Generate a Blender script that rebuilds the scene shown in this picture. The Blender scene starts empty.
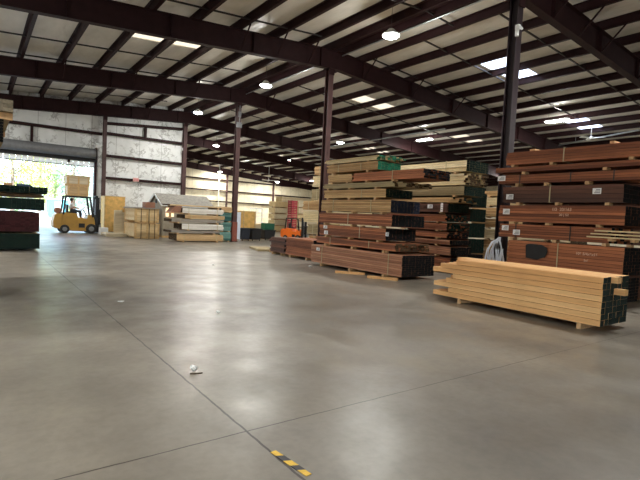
import bpy, bmesh, math, random
from mathutils import Vector, Matrix
random.seed(7)
SC = bpy.context.scene
COL = SC.collection
PI = math.pi

# ---------------------------------------------------------------- camera
yaw, pit, rol = math.radians(36.318), math.radians(2.612), math.radians(2.837)
fw = Vector((math.sin(yaw)*math.cos(pit), math.cos(yaw)*math.cos(pit), -math.sin(pit)))
r0 = Vector((math.cos(yaw), -math.sin(yaw), 0))
d0 = fw.cross(r0)
r2 = r0*math.cos(rol) - d0*math.sin(rol)
d2 = r0*math.sin(rol) + d0*math.cos(rol)
cam_d = bpy.data.cameras.new('camera')
cam = bpy.data.objects.new('camera', cam_d); COL.objects.link(cam)
m = Matrix((r2, -d2, -fw)).transposed().to_4x4()
m.translation = (0, 0, 1.6)
cam.matrix_world = m
cam_d.sensor_width = 36; cam_d.lens = 36*470/640
cam_d.clip_start = .05; cam_d.clip_end = 500
SC.camera = cam

# ---------------------------------------------------------------- world, sun, exposure
w = bpy.data.worlds.new('world'); SC.world = w; w.use_nodes = True
nt = w.node_tree; bg = nt.nodes['Background']
sky = nt.nodes.new('ShaderNodeTexSky'); sky.sky_type = 'NISHITA'
sky.sun_disc = False; sky.sun_elevation = math.radians(48); sky.sun_rotation = math.radians(200)
nt.links.new(sky.outputs[0], bg.inputs['Color']); bg.inputs['Strength'].default_value = 1.0
sd = bpy.data.lights.new('sun', 'SUN'); sd.energy = 9.0; sd.angle = math.radians(1); sd.color = (1, .95, .86)
so = bpy.data.objects.new('sun', sd); COL.objects.link(so)
so.rotation_euler = (math.radians(40), 0, math.radians(-25))
so.location = (0, 45, 30)
SC.view_settings.view_transform = 'Standard'
SC.view_settings.look = 'None'
SC.view_settings.exposure = 0.74
SC.view_settings.gamma = 1
SC.view_settings.use_curve_mapping = False
LAMP_W = 240.0
LAMP_GLOW = 95.0    # light leaving the open lamp housings sideways and upwards
LAMP_EMIT = 22.0

# ---------------------------------------------------------------- helpers
def srgb(r, g, b):
    f = lambda c: (c/255/12.92) if c/255 <= .04045 else ((c/255+.055)/1.055)**2.4
    return (f(r), f(g), f(b), 1)

def newmat(name):
    mt = bpy.data.materials.new(name); mt.use_nodes = True
    return mt, mt.node_tree, mt.node_tree.nodes['Principled BSDF']

def N(t, kind, **kw):
    n = t.nodes.new(kind)
    for k, v in kw.items(): setattr(n, k, v)
    return n

def coords(t, scale=(1, 1, 1), kind='Object'):
    c = N(t, 'ShaderNodeTexCoord'); mp = N(t, 'ShaderNodeMapping')
    mp.inputs['Scale'].default_value = scale
    t.links.new(c.outputs[kind], mp.inputs[0])
    return mp.outputs[0]

def noise(t, vec, scale, detail=3, rough=.55):
    n = N(t, 'ShaderNodeTexNoise'); n.inputs['Scale'].default_value = scale
    n.inputs['Detail'].default_value = detail; n.inputs['Roughness'].default_value = rough
    t.links.new(vec, n.inputs['Vector']); return n.outputs['Fac']

def ramp(t, fac, stops):
    r = N(t, 'ShaderNodeValToRGB'); e = r.color_ramp.elements
    e[0].position, e[0].color = stops[0]; e[1].position, e[1].color = stops[-1]
    for p, c in stops[1:-1]:
        q = e.new(p); q.color = c
    t.links.new(fac, r.inputs[0]); return r.outputs[0]

def mixc(t, fac, a, b, mode='MIX'):
    x = N(t, 'ShaderNodeMix', data_type='RGBA', blend_type=mode)
    if isinstance(fac, (int, float)): x.inputs[0].default_value = fac
    else: t.links.new(fac, x.inputs[0])
    for i, v in ((6, a), (7, b)):
        if isinstance(v, tuple): x.inputs[i].default_value = v
        else: t.links.new(v, x.inputs[i])
    return x.outputs[2]

def bump(t, b, h, strength=.2, dist=.01):
    n = N(t, 'ShaderNodeBump'); n.inputs['Strength'].default_value = strength; n.inputs['Distance'].default_value = dist
    t.links.new(h, n.inputs['Height']); t.links.new(n.outputs[0], b.inputs['Normal'])

def plain(name, col, rough=.6, metal=0, var=.12, scale=6):
    mt, t, b = newmat(name)
    v = coords(t); n = noise(t, v, scale)
    lo = tuple(c*(1-var) for c in col[:3])+(1,); hi = tuple(min(1, c*(1+var)) for c in col[:3])+(1,)
    t.links.new(ramp(t, n, [(.3, lo), (.7, hi)]), b.inputs['Base Color'])
    b.inputs['Roughness'].default_value = rough; b.inputs['Metallic'].default_value = metal
    return mt

def emit(name, col, s):
    mt, t, b = newmat(name)
    b.inputs['Base Color'].default_value = (.8, .8, .8, 1)
    b.inputs['Emission Color'].default_value = col; b.inputs['Emission Strength'].default_value = s
    return mt

def wood(name, a, bcol, axis='Y', dark=.55, rough=.7):
    """boards: a per-board tone attribute plus grain running along the board"""
    mt, t, b = newmat(name)
    sc = {'Y': (1, .05, 1), 'X': (.05, 1, 1)}[axis]
    v = coords(t, sc)
    at = N(t, 'ShaderNodeAttribute', attribute_name='tone')
    base = mixc(t, at.outputs['Fac'], a, bcol)
    g = noise(t, v, 38, 4, .6)
    gc = ramp(t, g, [(.3, (dark, dark*.95, dark*.9, 1)), (.6, (1, 1, 1, 1))])
    c1 = mixc(t, .7, base, gc, 'MULTIPLY')
    k = noise(t, coords(t, sc), 6, 2)
    c2 = mixc(t, ramp(t, k, [(.45, (0, 0, 0, 1)), (.75, (.55, .55, .55, 1))]), c1, tuple(x*.62 for x in bcol[:3])+(1,))
    t.links.new(c2, b.inputs['Base Color']); b.inputs['Roughness'].default_value = rough
    bump(t, b, g, .25, .004)
    return mt

def endmat(name, a, b2):
    mt, t, b = newmat(name)
    at = N(t, 'ShaderNodeAttribute', attribute_name='tone')
    base = mixc(t, at.outputs['Fac'], a, b2)
    n = noise(t, coords(t), 24, 3)
    t.links.new(mixc(t, .6, base, ramp(t, n, [(.3, (.35, .35, .35, 1)), (.7, (1.0, 1.0, 1.0, 1))]), 'MULTIPLY'), b.inputs['Base Color'])
    b.inputs['Roughness'].default_value = .8; b.inputs['Specular IOR Level'].default_value = .2
    return mt

# ---- mesh builder
class MB:
    def __init__(s): s.v = []; s.f = []; s.mi = []; s.tone = []; s.sm = []
    def add(s, vs, fs, mi=0, tone=.5, smooth=False):
        o = len(s.v); s.v += [tuple(v) for v in vs]
        for k, f in enumerate(fs):
            s.f.append([i+o for i in f]); s.mi.append(mi[k] if isinstance(mi, (list, tuple)) else mi)
            s.tone.append(tone); s.sm.append(smooth)
        return s
    def box(s, x0, x1, y0, y1, z0, z1, mi=0, tone=.5):
        # face order: bottom, top, -y, +x, +y, -x
        vs = [(x0,y0,z0),(x1,y0,z0),(x1,y1,z0),(x0,y1,z0),(x0,y0,z1),(x1,y0,z1),(x1,y1,z1),(x0,y1,z1)]
        return s.add(vs, [(0,3,2,1),(4,5,6,7),(0,1,5,4),(1,2,6,5),(2,3,7,6),(3,0,4,7)], mi, tone)
    def obox(s, c, ux, uy, uz, mi=0, tone=.5):
        c = Vector(c); ux, uy, uz = Vector(ux), Vector(uy), Vector(uz)
        vs = [c-ux-uy-uz, c+ux-uy-uz, c+ux+uy-uz, c-ux+uy-uz, c-ux-uy+uz, c+ux-uy+uz, c+ux+uy+uz, c-ux+uy+uz]
        return s.add(vs, [(0,3,2,1),(4,5,6,7),(0,1,5,4),(1,2,6,5),(2,3,7,6),(3,0,4,7)], mi, tone)
    def bar(s, a, b, r=.02, r2=None, mi=0):
        a, b = Vector(a), Vector(b); d = (b-a).normalized()
        u = d.cross(Vector((0,0,1)));
        if u.length < .01: u = Vector((1,0,0))
        u.normalize(); v = d.cross(u)
        return s.obox((a+b)/2, u*r, d*(b-a).length/2, v*(r2 or r), mi)
    def tube(s, pts, r, n=10, mi=0, cap=True):
        pts = [Vector(p) for p in pts]; rs = r if isinstance(r, (list, tuple)) else [r]*len(pts)
        vs = []; fs = []; prev = None
        for i, p in enumerate(pts):
            d = (pts[min(i+1, len(pts)-1)]-pts[max(i-1, 0)])
            if d.length < 1e-9: d = prev or Vector((0,0,1))
            d.normalize(); prev = d
            u = d.cross(Vector((.03, .05, 1)))
            if u.length < .1: u = d.cross(Vector((1, 0, 0)))
            u.normalize(); v = d.cross(u)
            for k in range(n):
                a = 2*PI*k/n; vs.append(p+(u*math.cos(a)+v*math.sin(a))*rs[i])
        for i in range(len(pts)-1):
            for k in range(n):
                fs.append((i*n+k, i*n+(k+1) % n, (i+1)*n+(k+1) % n, (i+1)*n+k))
        s.add(vs, fs, mi, .5, True)
        if cap:
            s.add([vs[k] for k in range(n)], [tuple(range(n))], mi)
            s.add([vs[(len(pts)-1)*n+k] for k in range(n)], [tuple(reversed(range(n)))], mi)
        return s
    def prism(s, prof, axis, a0, a1, mi=0):
        """profile of (p,q) pairs extruded along axis X (p=y,q=z) or Y (p=x,q=z)"""
        f = (lambda p, q, a: (a, p, q)) if axis == 'X' else ((lambda p, q, a: (p, a, q)) if axis == 'Y' else (lambda p, q, a: (p, q, a)))
        n = len(prof); vs = [f(p, q, a0) for p, q in prof]+[f(p, q, a1) for p, q in prof]
        fs = [tuple(range(n)), tuple(reversed(range(n, 2*n)))]+[(i, (i+1) % n, n+(i+1) % n, n+i) for i in range(n)]
        return s.add(vs, fs, mi)
    def build(s, name, mats, parent=None, bev=0, loc=None):
        me = bpy.data.meshes.new(name); me.from_pydata(s.v, [], s.f)
        mats = mats if isinstance(mats, (list, tuple)) else [mats]
        for mt in mats: me.materials.append(mt)
        me.polygons.foreach_set('material_index', s.mi)
        me.polygons.foreach_set('use_smooth', s.sm)
        at = me.attributes.new('tone', 'FLOAT', 'FACE'); at.data.foreach_set('value', s.tone)
        bm = bmesh.new(); bm.from_mesh(me); bmesh.ops.recalc_face_normals(bm, faces=bm.faces); bm.to_mesh(me); bm.free()
        me.update()
        o = bpy.data.objects.new(name, me); COL.objects.link(o)
        if parent: o.parent = parent
        if loc: o.location = loc
        if bev:
            b = o.modifiers.new('bevel', 'BEVEL'); b.width = bev; b.segments = 2; b.limit_method = 'ANGLE'
        return o

def tag(o, label, cat, group=None, kind=None):
    o['label'] = label; o['category'] = cat
    if group: o['group'] = group
    if kind: o['kind'] = kind
    return o

def thing(name, label, cat, loc=(0,0,0), rz=0, group=None):
    o = bpy.data.objects.new(name, None); COL.objects.link(o); o.empty_display_size = .1
    o.location = loc; o.rotation_euler = (0, 0, rz)
    return tag(o, label, cat, group)

def struct(mb, name, mats, label, cat):
    o = mb.build(name, mats); o['kind'] = 'structure'; o['label'] = label; o['category'] = cat
    return o

def copy_tree(o, parent=None):
    c = o.copy(); COL.objects.link(c); c.parent = parent
    for ch in list(o.children): copy_tree(ch, c)
    return c

# ---------------------------------------------------------------- materials
M = {}
M['steel'] = plain('maroon_primer_steel', srgb(46, 27, 28), .6, 0, .15, 3)
M['steel_post'] = plain('maroon_post_steel', srgb(76, 52, 50), .45, 0, .15, 3)
for k_ in ('steel',): M[k_].node_tree.nodes['Principled BSDF'].inputs['Specular IOR Level'].default_value = .15
M['rod'] = plain('dark_rod', srgb(38, 32, 32), .5)
M['red_wood'] = wood('red_brown_boards', srgb(192, 120, 78), srgb(116, 64, 38), dark=.45)
M['dark_red_wood'] = wood('dark_brown_boards', srgb(128, 82, 60), srgb(76, 48, 38), dark=.45)
M['pale_red_wood'] = wood('dusty_red_boards', srgb(204, 150, 116), srgb(142, 88, 60), dark=.5)
M['yellow_wood'] = wood('yellow_boards', srgb(220, 184, 130), srgb(172, 130, 80), dark=.5)
M['pale_wood'] = wood('pale_boards', srgb(236, 218, 176), srgb(214, 190, 140))
M['front_wood'] = wood('front_boards', srgb(243, 198, 138), srgb(226, 168, 106), dark=.66)
M['olive_wood'] = wood('greyish_boards', srgb(176, 158, 118), srgb(146, 128, 90))
M['tan_x'] = wood('tan_panels', srgb(222, 192, 146), srgb(196, 160, 112), 'X')
M['white_x'] = wood('white_panels', srgb(238, 236, 228), srgb(214, 208, 196), 'X', .85)
M['grey_x'] = wood('grey_panels', srgb(168, 160, 148), srgb(138, 130, 120), 'X', .8)
M['bearer'] = plain('bearer_wood', srgb(196, 160, 118), .8, 0, .25, 12)
M['end_green'] = endmat('green_end_paint', srgb(12, 31, 27), srgb(22, 45, 38))
M['end_front'] = endmat('grey_green_end_paint', srgb(32, 44, 42), srgb(46, 60, 56))
M['end_black'] = endmat('black_end_paint', srgb(7, 8, 10), srgb(16, 17, 20))
M['end_blue'] = endmat('blue_black_end_paint', srgb(22, 27, 40), srgb(40, 48, 66))
M['end_bright'] = endmat('bright_green_end_paint', srgb(20, 96, 74), srgb(44, 140, 108))
M['end_pale'] = endmat('pale_raw_ends', srgb(226, 204, 160), srgb(196, 170, 124))
M['end_grey'] = endmat('grey_raw_ends', srgb(150, 140, 120), srgb(120, 112, 96))
M['end_brown'] = endmat('brown_raw_ends', srgb(96, 74, 50), srgb(62, 50, 36))
M['end_red'] = endmat('maroon_end_paint', srgb(50, 24, 28), srgb(74, 36, 38))
M['strap'] = plain('strap', srgb(178, 168, 130), .4, 0)
M['strap_dark'] = plain('dark_strap', srgb(36, 30, 28), .4, 0)
M['paper'] = plain('paper', srgb(236, 238, 238), .7, 0, .03)
M['ink'] = plain('pale_stencil_ink', srgb(206, 172, 148), .7, 0, .05)
M['ink_dark'] = plain('grey_print', srgb(120, 124, 132), .7, 0, .05)
M['black'] = plain('black_plastic', srgb(20, 20, 22), .65)
M['rubber'] = plain('rubber', srgb(30, 29, 28), .8)
M['yellow'] = plain('yellow_paint', srgb(158, 120, 46), .5, 0, .12, 5)
M['orange'] = plain('orange_paint', srgb(232, 112, 32), .4, 0, .06)
M['grey_metal'] = plain('grey_metal', srgb(128, 130, 132), .4, .6)
M['white_paint'] = plain('white_paint', srgb(232, 234, 232), .5, 0, .04)
M['plywood'] = plain('plywood', srgb(222, 178, 102), .7, 0, .18, 5)
M['ply_edge'] = plain('crate_battens', srgb(204, 170, 118), .7, 0, .18, 9)
M['shingle'] = None

# ceiling insulation facing
mt, t, b = newmat('ceiling_facing')
v = coords(t, (1, .35, 1)); n = noise(t, v, 1.6, 4)
t.links.new(ramp(t, n, [(.3, srgb(200, 197, 186)), (.7, srgb(226, 223, 214))]), b.inputs['Base Color'])
b.inputs['Roughness'].default_value = .42
bump(t, b, noise(t, coords(t, (1, .4, 1)), 2.2, 2), .6, .12)
M['facing'] = mt

# stained white wall insulation
def wallmat(name, a, bc, stain, amt):
    mt, t, b = newmat(name)
    v = coords(t, (1, 1, 1)); n = noise(t, v, .9, 3)
    base = ramp(t, n, [(.3, bc), (.7, a)])
    mp = coords(t, (1, 1, 1)); mp.node.inputs['Rotation'].default_value = (0, .6, 0)
    wr = noise(t, mp, 1.5, 6, .62)
    lines = ramp(t, wr, [(.465, (0, 0, 0, 1)), (.49, (amt,)*3+(1,)), (.51, (amt,)*3+(1,)), (.535, (0, 0, 0, 1))])
    msk = ramp(t, noise(t, coords(t), 1.1, 4, .6), [(.44, (0, 0, 0, 1)), (.58, (1, 1, 1, 1))])
    st = mixc(t, 1.0, lines, msk, 'MULTIPLY')
    c = mixc(t, st, base, stain)
    # vertical facing seams
    sx = N(t, 'ShaderNodeSeparateXYZ'); t.links.new(coords(t), sx.inputs[0])
    md = N(t, 'ShaderNodeMath', operation='PINGPONG'); md.inputs[1].default_value = .76
    t.links.new(sx.outputs[0], md.inputs[0])
    lt = N(t, 'ShaderNodeMath', operation='LESS_THAN'); lt.inputs[1].default_value = .018
    t.links.new(md.outputs[0], lt.inputs[0])
    ml = N(t, 'ShaderNodeMath', operation='MULTIPLY'); ml.inputs[1].default_value = .45
    t.links.new(lt.outputs[0], ml.inputs[0])
    t.links.new(mixc(t, ml.outputs[0], c, srgb(110, 108, 104)), b.inputs['Base Color'])
    b.inputs['Roughness'].default_value = .5
    bump(t, b, n, .3, .05)
    return mt
M['wall'] = wallmat('stained_wall_facing', srgb(236, 238, 236), srgb(212, 214, 210), srgb(120, 116, 108), .62)
M['wall_far'] = wallmat('cream_wall_facing', srgb(236, 228, 202), srgb(214, 202, 172), srgb(150, 138, 108), .35)

# concrete floor
mt, t, b = newmat('polished_concrete')
v = coords(t)
n1 = noise(t, v, .22, 4, .6); n2 = noise(t, v, 1.4, 5, .62); n3 = noise(t, coords(t, (1, .3, 1)), 2.6, 4, .6)
c = ramp(t, n1, [(.4, srgb(120, 113, 102)), (.62, srgb(152, 144, 130))])
c = mixc(t, .55, c, ramp(t, n2, [(.34, (.76, .76, .76, 1)), (.66, (1.0, 1.0, 1.0, 1))]), 'MULTIPLY')
c = mixc(t, .35, c, ramp(t, n3, [(.38, (.76, .76, .77, 1)), (.62, (1, 1, 1, 1))]), 'MULTIPLY')
c = mixc(t, .35, c, ramp(t, noise(t, v, 14, 3), [(.36, (.70, .70, .70, 1)), (.6, (1, 1, 1, 1))]), 'MULTIPLY')
# saw-cut joints
sx = N(t, 'ShaderNodeSeparateXYZ'); wob = N(t, 'ShaderNodeMath', operation='MULTIPLY_ADD')
t.links.new(v, sx.inputs[0])
def joint(sock, pos, period, width):
    ad = N(t, 'ShaderNodeMath', operation='ADD'); t.links.new(sock, ad.inputs[0])
    wn = N(t, 'ShaderNodeMath', operation='MULTIPLY_ADD'); wn.inputs[1].default_value = .02; wn.inputs[2].default_value = -pos-.01
    t.links.new(noise(t, v, 6, 2), wn.inputs[0]); t.links.new(wn.outputs[0], ad.inputs[1])
    pp = N(t, 'ShaderNodeMath', operation='PINGPONG'); pp.inputs[1].default_value = period/2
    t.links.new(ad.outputs[0], pp.inputs[0])
    l = N(t, 'ShaderNodeMath', operation='LESS_THAN'); l.inputs[1].default_value = width
    t.links.new(pp.outputs[0], l.inputs[0]); return l.outputs[0]
j1 = joint(sx.outputs[0], 1.64, 21.1, .009); j2 = joint(sx.outputs[1], 3.03, 26.0, .006)
mx = N(t, 'ShaderNodeMath', operation='MAXIMUM'); t.links.new(j1, mx.inputs[0]); t.links.new(j2, mx.inputs[1])
m8 = N(t, 'ShaderNodeMath', operation='MULTIPLY'); m8.inputs[1].default_value = .9; t.links.new(mx.outputs[0], m8.inputs[0])
c = mixc(t, m8.outputs[0], c, srgb(48, 40, 36))
t.links.new(c, b.inputs['Base Color'])
rg = ramp(t, n2, [(.36, (.44, .44, .44, 1)), (.64, (.29, .29, .29, 1))])
t.links.new(rg, b.inputs['Roughness'])
bump(t, b, n2, .10, .03)
M['floor'] = mt

# asphalt shingles
mt, t, b = newmat('grey_shingles')
br = N(t, 'ShaderNodeTexBrick'); br.inputs['Scale'].default_value = 4; br.inputs['Color1'].default_value = srgb(150, 146, 136)
br.inputs['Color2'].default_value = srgb(124, 120, 112); br.inputs['Mortar'].default_value = srgb(84, 82, 78); br.inputs['Mortar Size'].default_value = .02
t.links.new(coords(t), br.inputs['Vector']); t.links.new(br.outputs[0], b.inputs['Base Color']); b.inputs['Roughness'].default_value = .9
M['shingle'] = mt

# ---------------------------------------------------------------- building shell
XR = 12.5            # ridge
XL, XE = -12.0, 49.0
YF, YB = -9.54, 59.82
BAY = 8.67
RY = [7.80+BAY*k for k in range(-1, 7)]    # rafter lines -0.87 ... 59.82
WY = 33.81           # the near end wall with the truck door
def deck(x): return 9.12-.075*abs(x-XR)

mb = MB(); mb.box(XL, XE, YF, YB, -.2, 0)
struct(mb, 'floor', M['floor'], 'worn polished grey concrete warehouse floor', 'floor')

# roof deck with skylight openings
SKY = [(4.85, 7.85, 19.2, 20.4), (17.3, 20.3, 20.6, 21.9), (17.3, 20.3, 11.7, 13.0), (27.0, 30.0, 12.9, 14.2), (27.0, 30.0, 21.0, 22.3), (27.0, 30.0, 30.6, 31.9)]
PX = sorted([12.5-.33-1.17-1.58*k for k in range(15)]+[12.17, 12.83]+[12.5+.33+1.17+1.58*k for k in range(22)])
PX = [p for p in PX if XL < p < XE]
mb = MB()
xs = sorted(set([XL, XE, XR]+[s for k in SKY for s in k[:2]])); ys = sorted(set([YF, YB]+[s for k in SKY for s in k[2:]]+[WY+.4]))
for i in range(len(xs)-1):
    for j in range(len(ys)-1):
        cx, cy = (xs[i]+xs[i+1])/2, (ys[j]+ys[j+1])/2
        if any(a < cx < b_ and c_ < cy < d_ for a, b_, c_, d_ in SKY): continue
        if cx < XR-.2 and cy > WY+.4: continue
        za, zb = deck(xs[i]), deck(xs[i+1])
        X0, X1, Y0, Y1 = xs[i], xs[i+1], ys[j], ys[j+1]
        vs = [(X0,Y0,za),(X1,Y0,zb),(X1,Y1,zb),(X0,Y1,za),(X0,Y0,za+.1),(X1,Y0,zb+.1),(X1,Y1,zb+.1),(X0,Y1,za+.1)]
        mb.add(vs, [(0,3,2,1),(4,5,6,7),(0,1,5,4),(1,2,6,5),(2,3,7,6),(3,0,4,7)])
struct(mb, 'ceiling', M['facing'], 'sloping roof lined with beige insulation facing', 'ceiling')

# skylight panels
def trans(name, col):
    mt = bpy.data.materials.new(name); mt.use_nodes = True; t = mt.node_tree
    t.nodes.remove(t.nodes['Principled BSDF']); tr = N(t, 'ShaderNodeBsdfTranslucent')
    v = coords(t, (1, 6, 1)); t.links.new(ramp(t, noise(t, v, 5, 2), [(.3, tuple(c*.8 for c in col[:3])+(1,)), (.7, col)]), tr.inputs[0])
    t.links.new(tr.outputs[0], t.nodes['Material Output'].inputs[0]); return mt
M['sky_white'] = trans('white_skylight_sheet', (.85, .87, .9, 1)); M['sky_cream'] = trans('cream_skylight_sheet', (.46, .41, .33, 1))
lab = ['cream skylight of two panels at the upper left of the roof', 'cream skylight panels between the two middle rafters above the brown stack',
       'bright white skylight panels beside the near right post', 'bright white skylight panels above the tall right stack by the ceiling fan',
       'small cream skylight above the green-ended stack', 'faint skylight far down the roof over the central stack']
for k, (a, b_, c_, d_) in enumerate(SKY):
    mid = (a+b_)/2
    th = thing('skylight', lab[k], 'skylight', (mid, (c_+d_)/2, deck(mid)), 0, 'roof skylights')
    for q, (p0, p1) in enumerate(((a, mid-.06), (mid+.06, b_))):
        s = MB(); z0, z1 = deck(p0)+.03, deck(p1)+.03
        vs = [(p0,c_,z0),(p1,c_,z1),(p1,d_,z1),(p0,d_,z0)]
        vs = [(x-mid, y-(c_+d_)/2, z-deck(mid)) for x, y, z in vs]; vs += [(x, y, z+.02) for x, y, z in vs]
        s.add(vs, [(0,3,2,1),(4,5,6,7),(0,1,5,4),(1,2,6,5),(2,3,7,6),(3,0,4,7)])
        s.build('panel', M['sky_white'] if k in (2, 3) else M['sky_cream'], th)
    s = MB(); s.box(-.06, .06, -(d_-c_)/2, (d_-c_)/2, .005, .06); s.build('divider', M['steel'], th)

# walls
mb = MB()
DX0, DX1, DH = -1.2, 6.24, 4.25
for x0, x1, z0, z1 in ((XL, DX0, 0, deck(XL)), (DX1, 12.2, 0, 0), (DX0, DX1, DH+.45, 0)):
    n_ = 8
    for k in range(n_):
        a = x0+(x1-x0)*k/n_; c_ = x0+(x1-x0)*(k+1)/n_
        vs = [(a,WY+.25,z0),(c_,WY+.25,z0),(c_,WY+.4,z0),(a,WY+.4,z0),(a,WY+.25,deck(a)),(c_,WY+.25,deck(c_)),(c_,WY+.4,deck(c_)),(a,WY+.4,deck(a))]
        mb.add(vs, [(0,3,2,1),(4,5,6,7),(0,1,5,4),(1,2,6,5),(2,3,7,6),(3,0,4,7)])
struct(mb, 'wall_left', M['wall'], 'white stained insulated end wall around the truck door', 'wall')
mb = MB(); mb.box(12.2, 12.35, WY+.25, YB, 0, 9.09)
struct(mb, 'wall_return', M['wall'], 'side wall running back from the corner post', 'wall')
mb = MB()
for k in range(12):
    a = 12.2+(XE-12.2)*k/12; c_ = 12.2+(XE-12.2)*(k+1)/12
    vs = [(a,YB,0),(c_,YB,0),(c_,YB+.15,0),(a,YB+.15,0),(a,YB,deck(a)),(c_,YB,deck(c_)),(c_,YB+.15,deck(c_)),(a,YB+.15,deck(a))]
    mb.add(vs, [(0,3,2,1),(4,5,6,7),(0,1,5,4),(1,2,6,5),(2,3,7,6),(3,0,4,7)])
struct(mb, 'wall_far', M['wall_far'], 'cream insulated wall at the far end of the warehouse', 'wall')
mb = MB(); mb.box(XE, XE+.15, YF, YB, 0, deck(XE)); struct(mb, 'wall_right', M['wall_far'], 'long side wall hidden beyond the lumber', 'wall')
# closed side wall (left), then front wall with an unseen opening added for fill daylight
mb = MB()
for y0, y1, z0 in ((YF, WY+.4, 0),): mb.box(XL-.15, XL, y0, y1, z0, deck(XL))
struct(mb, 'wall_side', M['wall'], 'insulated side wall out of view on the door side', 'wall')
mb = MB()
for x0, x1, z0 in ((XL, -3, 0), (-3, 1, 4.4), (1, XE, 0)):
    for q in range(6):
        a = x0+(x1-x0)*q/6; c_ = x0+(x1-x0)*(q+1)/6
        vs = [(a,YF-.15,z0),(c_,YF-.15,z0),(c_,YF,z0),(a,YF,z0),(a,YF-.15,deck(a)),(c_,YF-.15,deck(c_)),(c_,YF,deck(c_)),(a,YF,deck(a))]
        mb.add(vs, [(0,3,2,1),(4,5,6,7),(0,1,5,4),(1,2,6,5),(2,3,7,6),(3,0,4,7)])
struct(mb, 'wall_front', M['wall'], 'insulated wall behind the viewer with an unseen opening added for daylight', 'wall')

# ---------------------------------------------------------------- frames
def rafter_depth(x): return .80
names = ['behind the viewer', 'nearest, crossing the upper right corner', 'second, crossing the whole picture above the middle post', 'third, meeting the thin left post',
         'fourth, over the truck door wall', 'fifth, beyond the corner post', 'sixth, far back', 'last, against the far wall']
BRX = {1: [14.0, 15.6, 17.2, 20.3, 23.5], 2: [7.93, 9.5, 11.0, 14.1, 17.2, 20.4], 3: [3.2, 6.3, 9.5, 14.1, 17.2], 4: [3.2, 6.3, 9.5]}
for k, y in enumerate(RY):
    th = thing('roof_rafter', f'dark maroon steel roof rafter, {names[k]}', 'rafter', (XR, y, 0), 0, 'roof rafters')
    xa = XL if y < WY+.1 else 12.36
    for side in (-1, 1):
        x0, x1 = (xa, XR) if side < 0 else (XR, XE)
        if abs(x1-x0) < .5: continue
        s = MB(); x0 -= XR; x1 -= XR
        def slab(za, zb, hw, dz0, dz1, yo=0):
            vs = []
            for dz in (dz0, dz1):
                vs += [(x0, yo-hw, za+dz), (x1, yo-hw, zb+dz), (x1, yo+hw, zb+dz), (x0, yo+hw, za+dz)]
            s.add(vs, [(0,3,2,1),(4,5,6,7),(0,1,5,4),(1,2,6,5),(2,3,7,6),(3,0,4,7)])
        ta, tb = deck(x0+XR)-.27, deck(x1+XR)-.27
        slab(ta, tb, .13, -.02, 0); slab(ta, tb, .13, -.80, -.78); slab(ta, tb, .006, -.78, -.02)
        x = x0+1.5
        while x < x1-.2:
            zt = deck(x+XR)-.29; s.box(x-.006, x+.006, -.12, .12, zt-.76, zt); x += 3.16
        s.build('beam', M['steel'], th)
    for bx in BRX.get(k, []):
        s = MB(); zt = deck(bx)-.25
        s.bar((bx-XR, -.12, zt-.74), (bx-XR, -.85, zt+.02), .022); s.build('flange_brace', M['steel'], th)
        if k < 4:
            s = MB(); s.bar((bx-XR, .12, zt-.74), (bx-XR, .85, zt+.02), .022); s.build('flange_brace', M['steel'], th)

# purlins (Z sections running the length of the shed)
ords = ['first', 'second', 'third', 'fourth', 'fifth', 'sixth', 'seventh', 'eighth', 'ninth', 'tenth', 'eleventh', 'twelfth', 'thirteenth', 'fourteenth', 'fifteenth', 'sixteenth',
        'seventeenth', 'eighteenth', 'nineteenth', 'twentieth', 'twenty-first', 'twenty-second', 'twenty-third', 'twenty-fourth', 'twenty-fifth']
left = [p for p in PX if p < XR][::-1]; right = [p for p in PX if p > XR]
for side, lst in (('left', left), ('right', right)):
    for i, x in enumerate(lst):
        z1 = deck(x)-.002; s = MB(); y1 = WY+.2 if x < XR-.4 else YB
        L0 = YF
        s.box(-.012, .012, L0, y1, -.262, 0); s.box(-.11, .012, L0, y1, -.012, 0); s.box(-.012, .11, L0, y1, -.265, -.25)
        s.box(.098, .11, L0, y1, -.265, -.22)
        o = s.build('roof_purlin', M['steel'], loc=(x, 0, z1))
        tag(o, f'dark steel roof purlin, {ords[i]} {side} of the roof ridge', 'purlin', 'roof purlins')

# sag rods across the purlins
RODS = [(5.0, 14.2, 28, 'near the viewer on the right slope'), (9.7, 14.1, 27.0, 'right slope, nearest seen line beside the near post'), (13.0, 14.1, 27, 'right slope behind the near post'),
        (11.4, 4, 13.9, 'across the ridge before the second rafter'), (16.0, 14.2, 24.3, 'right slope hugging the second rafter'),
        (15.5, -8, 11.0, 'left slope hugging the second rafter'), (21.9, -8, 11.2, 'left slope between second and third rafters'), (24.75, -8, 11.2, 'left slope hugging the third rafter'),
        (31.2, -8, 10, 'left slope before the truck door wall'), (22.0, 13.9, 30, 'right slope between second and third rafters'), (30.5, 13.9, 30, 'right slope before the fourth rafter')]
for y, x0, x1, d in RODS:
    s = MB(); mid = [p for p in (x0, XR, x1) if x0 <= p <= x1]
    for a, c_ in zip(mid[:-1], mid[1:]):
        s.bar((a, y, deck(a)-.19), (c_, y, deck(c_)-.19), .026)
    tag(s.build('bridging_rod', M['rod']), f'thin dark bridging rod, {d}', 'rod', 'roof bridging rods')

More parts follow.
